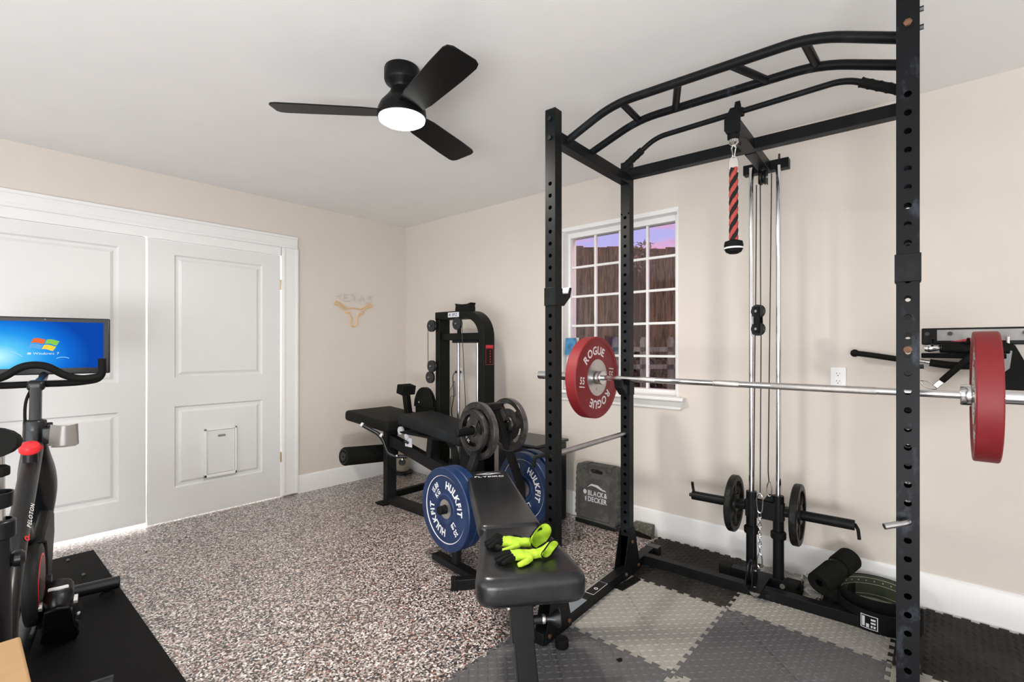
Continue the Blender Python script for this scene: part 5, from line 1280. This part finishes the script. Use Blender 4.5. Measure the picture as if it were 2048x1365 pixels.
# screen bracket belongs to the bike, the lit display is a part of it
bt_(smoothpath([(.40, 0, 1.06), (.50, .0, 1.066), (.62, 0, 1.075), (.690, 0, 1.11), (.695, 0, 1.19)], 4), .018, 'screen_arm')
SCZ = V((.660, -.005, 1.236))
q = MB(); q.box((SCZ.x+.012, SCZ.y, SCZ.z), (.024, .505, .288)); dsp = q.build('display', M['plastic'], bike, bevel=.006)
q = MB(); q.face(q.vs([(0, -.225, -.112), (0, .225, -.112), (0, .225, .122), (0, -.225, .122)])); so = q.build('lit_screen', M['screen'], dsp); so.location = (SCZ.x-.0012, SCZ.y, SCZ.z)
def scr(X, Y): return (SCZ.x-.0022, SCZ.y-(X-300)*.00055, SCZ.z+.012+(305-Y)*.00054)
def flag(pts, m):
    (a0, b0), (a1, b1), (a2, b2_), (a3, b3) = pts; q = MB(); n = 8; T_ = []; B_ = []
    for i in range(n+1):
        t = i/n; wv = -7*math.sin(t*PI*1.3+.3); T_.append(scr(a0+(a1-a0)*t, b0+(b1-b0)*t+wv)); B_.append(scr(a3+(a2-a3)*t, b3+(b2_-b3)*t+wv))
    T_ = q.vs(T_); B_ = q.vs(B_)
    for i in range(n): q.face([T_[i], T_[i+1], B_[i+1], B_[i]])
    q.build('screen_logo', M[m], dsp)
flag([(222, 262), (305, 262), (290, 303), (207, 303)], 's_red'); flag([(312, 270), (398, 276), (378, 318), (298, 310)], 's_grn')
flag([(203, 312), (286, 312), (270, 352), (188, 352)], 's_blu'); flag([(294, 320), (375, 328), (352, 368), (276, 360)], 's_yel')
tm = MB(); fs = frame_rot((-1, 0, 0)); line_text(tm, 'Windows 7', Matrix.Translation(V(scr(308, 396))) @ fs.to_4x4(), .017, .0, 1.15, .10)
for c_, r_ in ((0, 0), (1, 0), (0, 1), (1, 1)): tm.face(tm.vs([scr(186+c_*12, 388+r_*9), scr(196+c_*12, 388+r_*9), scr(195+c_*12, 396+r_*9), scr(184+c_*12, 396+r_*9)]))
tm.build('screen_lettering', M['s_wht'], dsp)
q = MB()
for r_, x0, y0, a0, a1 in ((90, 420, 520, 60, 120), (150, 40, 520, 40, 80)):
    P = [scr(x0+r_*math.cos(math.radians(a)), y0-r_*math.sin(math.radians(a))) for a in range(a0, a1+1, 6)]; P2 = [scr(x0+(r_-5)*math.cos(math.radians(a)), y0-(r_-5)*math.sin(math.radians(a))) for a in range(a0, a1+1, 6)]
    A = q.vs(P); B = q.vs(P2)
    for i in range(len(P)-1): q.face([A[i], A[i+1], B[i+1], B[i]])
q.build('screen_swirl', M['s_cyan'], dsp)
q = MB(); q.cyl((SCZ.x-.001, SCZ.y, SCZ.z+.133), (SCZ.x-.002, SCZ.y, SCZ.z+.133), .003, 10); q.build('webcam', M['grey'], dsp)
# red knob
q = MB(); q.lathe([(0, .040), (.020, .040), (.030, .034), (.036, .020), (.036, .008), (.030, 0), (0, 0)], 24, (.200, -.0, .785), (-.45, 0, .9))
q.build('resistance_knob', M['knobred'], bike); q = MB(); q.cyl((.203, 0, .72), (.196, 0, .79), .026, 18); q.build('knob_shaft', M['plastic'], bike)
q = MB(); q.cyl((.182, -.034, .800), (.180, -.037, .800), .009, 12); q.build('knob_recess', M['redtrim'], bike)
# accessory tray
q = MB(); q.sweep(rrect(.004, .095, .0019, 1), [(.27, -.055, .838), (.245, -.085, .834), (.24, -.12, .832), (.25, -.145, .835), (.262, -.150, .836)], up=(0, 0, 1)); q.build('accessory_tray', M['smoke'], bike)
q = MB(); q.prism([(-.145, .24), (-.10, .225), (-.06, .25), (-.07, .30), (-.14, .30)], .785, .789, (V((0, 0, 0)), V((0, 1, 0)), V((1, 0, 0)), V((0, 0, 1)))); q.build('tray_floor', M['smoke'], bike, bevel=.001)
q = MB(); q.b2((.27, -.066, .80), (.30, -.03, .87)); q.build('tray_bracket', M['plastic'], bike, bevel=.004)
# seat post and saddle
bt_([(-.47, 0, .12), (-.515, 0, .68)], .031, 'seat_tube'); bt_([(-.512, 0, .60), (-.525, 0, .905)], 1, 'seat_post', 'alu', prof=rrect(.034, .046, .006, 2))
q = MB(); q.lathe([(.032, 0), (.044, .003), (.044, .055), (.034, .06)], 24, (-.514, 0, .63)); q.build('seat_clamp', M['plastic'], bike, bevel=.003)
q = MB(); q.lathe([(0, 0), (.020, 0), (.026, .008), (.026, .022), (.015, .032), (0, .034)], 18, (-.49, -.030, .55), (0, -1, 0)); q.build('clamp_knob', M['plastic'], bike)
q = MB(); q.b2((-.60, -.016, .895), (-.45, .016, .925)); q.build('seat_rail', M['plastic'], bike, bevel=.004)
q = MB(); n = 18; rings = []
for i in range(11):
    t = i/10; x = -.715+.29*t; wd = .062*(1-t)**1.3+.024; zt_ = .978-.030*t; th = .060+.02*(1-t)
    if i == 10: wd = .018; th = .022
    if i == 0: wd *= .8
    rings.append(q.vs([(x, wd*math.cos(a), zt_-.02+th*.6*max(-.9, math.sin(a))) for a in [2*PI*k/n for k in range(n)]]))
for A, B in zip(rings, rings[1:]):
    for j in range(n): q.face([A[j], A[(j+1) % n], B[(j+1) % n], B[j]])
q.face(rings[0][::-1]); q.face(rings[-1]); q.build('saddle', M['rubber'], bike, smooth=60)
for y in (-.045, .045):
    q = MB(); q.lathe([(.036, 0), (.046, .003), (.048, .045), (.044, .045), (.042, .006), (.036, .004)], 20, (-.66, y*1.0+.036, .76)); q.build('dumbbell_cup', M['plastic'], bike)
MB().b2((-.66, -.03, .76), (-.53, .03, .785)).build('cup_bracket', M['plastic'], bike, bevel=.003)
# dumbbells in the cups
dbm = None
for k, (y, lab) in enumerate(((-.052, 'black dumbbell upright in the rear holder, nearer the middle of the room'), (.052, 'black dumbbell upright in the rear holder, farther from the middle of the room'))):
    W_ = Matrix.Translation((1.3437, -2.8414, 0)) @ Matrix.Rotation(bkz, 4, 'Z') @ V((-.66, y*.9+.036, .767))
    if dbm is None:
        dbm = thing('dumbbell', lab, 'dumbbell', W_, bkz, 'dumbbells on the bike')
        for z0 in (0, .085):
            q = MB(); q.lathe([(0, z0), (.034, z0), (.038, z0+.004), (.038, z0+.026), (.034, z0+.030), (0, z0+.030)], 8); q.build('head', M['rubber'], dbm, bevel=.003)
        MB().cyl((0, 0, .028), (0, 0, .087), .014, 14).build('grip', M['chromed'], dbm)
        q = MB(); q.ell((0, 0, .1153), (.007, .008, .0006), seg=10, rg=4); q.ell((.010, -.002, .1153), (.0025, .004, .0005), seg=8, rg=4); q.build('white_mark', M['white'], dbm)
    else: dup(dbm, W_, (0, 0, bkz), lab)
# shoe clipped to the pedal
SHM = Matrix.Translation((1.3437, -2.8414, 0)) @ Matrix.Rotation(bkz, 4, 'Z')
sh = thing('cycling_shoe', 'black cycling shoe with white and red trim clipped on the bike pedal, toe down', 'shoe', SHM @ V((-.035, -.108, .168)), Euler((0, math.radians(52), bkz), 'XYZ')); sh.scale = (1.25, 1.36, 1.3); sh.location.z = .145
# shoe local: +x towards the toe, +z up
blob([('e', (-.045, 0, .030), (.045, .036, .048)), ('e', (.02, 0, .020), (.075, .042, .040)), ('e', (.085, 0, .006), (.058, .044, .026)), ('t', [(-.06, 0, .03), (-.055, 0, .075)], [.036, .034])], 'upper', 'plastic', sh, .0045, 5)
q = MB(); q.prism([(x, y) for x, y in [(-.088, 0), (-.078, .028), (-.04, .032), (.03, .034), (.09, .044), (.13, .034), (.147, 0), (.13, -.034), (.09, -.044), (.03, -.034), (-.04, -.032), (-.078, -.028)]], -.026, -.016); q.build('sole', M['black'], sh, bevel=.003)
MB().ell((-.055, 0, .074), (.026, .024, .004)).build('insole', M['redtrim'], sh)
for x, m_ in ((-.01, 'black'), (.035, 'black')):
    q = MB(); q.sweep([(-.008, -.0015), (.008, -.0015), (.008, .0015), (-.008, .0015)], [(x+.01*abs(t)/1.6, .046*math.sin(t), -.005+(.068-x*.35)*math.cos(t)) for t in [-1.5+3*i/12 for i in range(13)]]); q.build('strap', M[m_], sh)
for s_ in (-1, 1):
    q = MB(); q.prism([(-.07, .0), (-.045, .035), (-.035, .035), (-.05, .002)], .034, .0425, (V((0, 0, 0)), V((1, 0, 0)), V((0, 0, 1)), V((0, s_, 0)))); q.build('white_flash', M['white'], sh)
q = MB(); q.ell((.04, -.040, .018), (.008, .006, .008)); q.build('dial', M['label'], sh)
MB().tube(smoothpath([(-.085, -.02, .045), (-.093, 0, .04), (-.085, .02, .045)], 4), .006, 8).build('white_heel_trim', M['white'], sh)
# cardboard box
bx = thing('cardboard_box', 'closed brown cardboard box at the bottom left corner, behind the bike', 'box', (2.42, -3.14, .007), 0)
MB().b2((-.22, -.235, 0), (.22, .235, .443)).build('carton', M['card'], bx, bevel=.006)
MB().b2((-.219, -.004, .4432), (.219, .004, .4438)).build('flap_seam', mat('dark_seam_card', (.30, .18, .09), .9), bx)  # darker brown strip along the flap joint
for (x, y), lab in (((.319, -2.587), 'pale pebble on the exercise mat near its far corner'), ((.62, -2.56), 'small tan leaf scrap on the exercise mat before the front stabilizer')):
    o = MB().ell((0, 0, .007), (.014, .009, .006), seg=8, rg=5).build('floor_crumb', M['dusty']); o.location = (x, y, .007); tag(o, lab, 'debris')
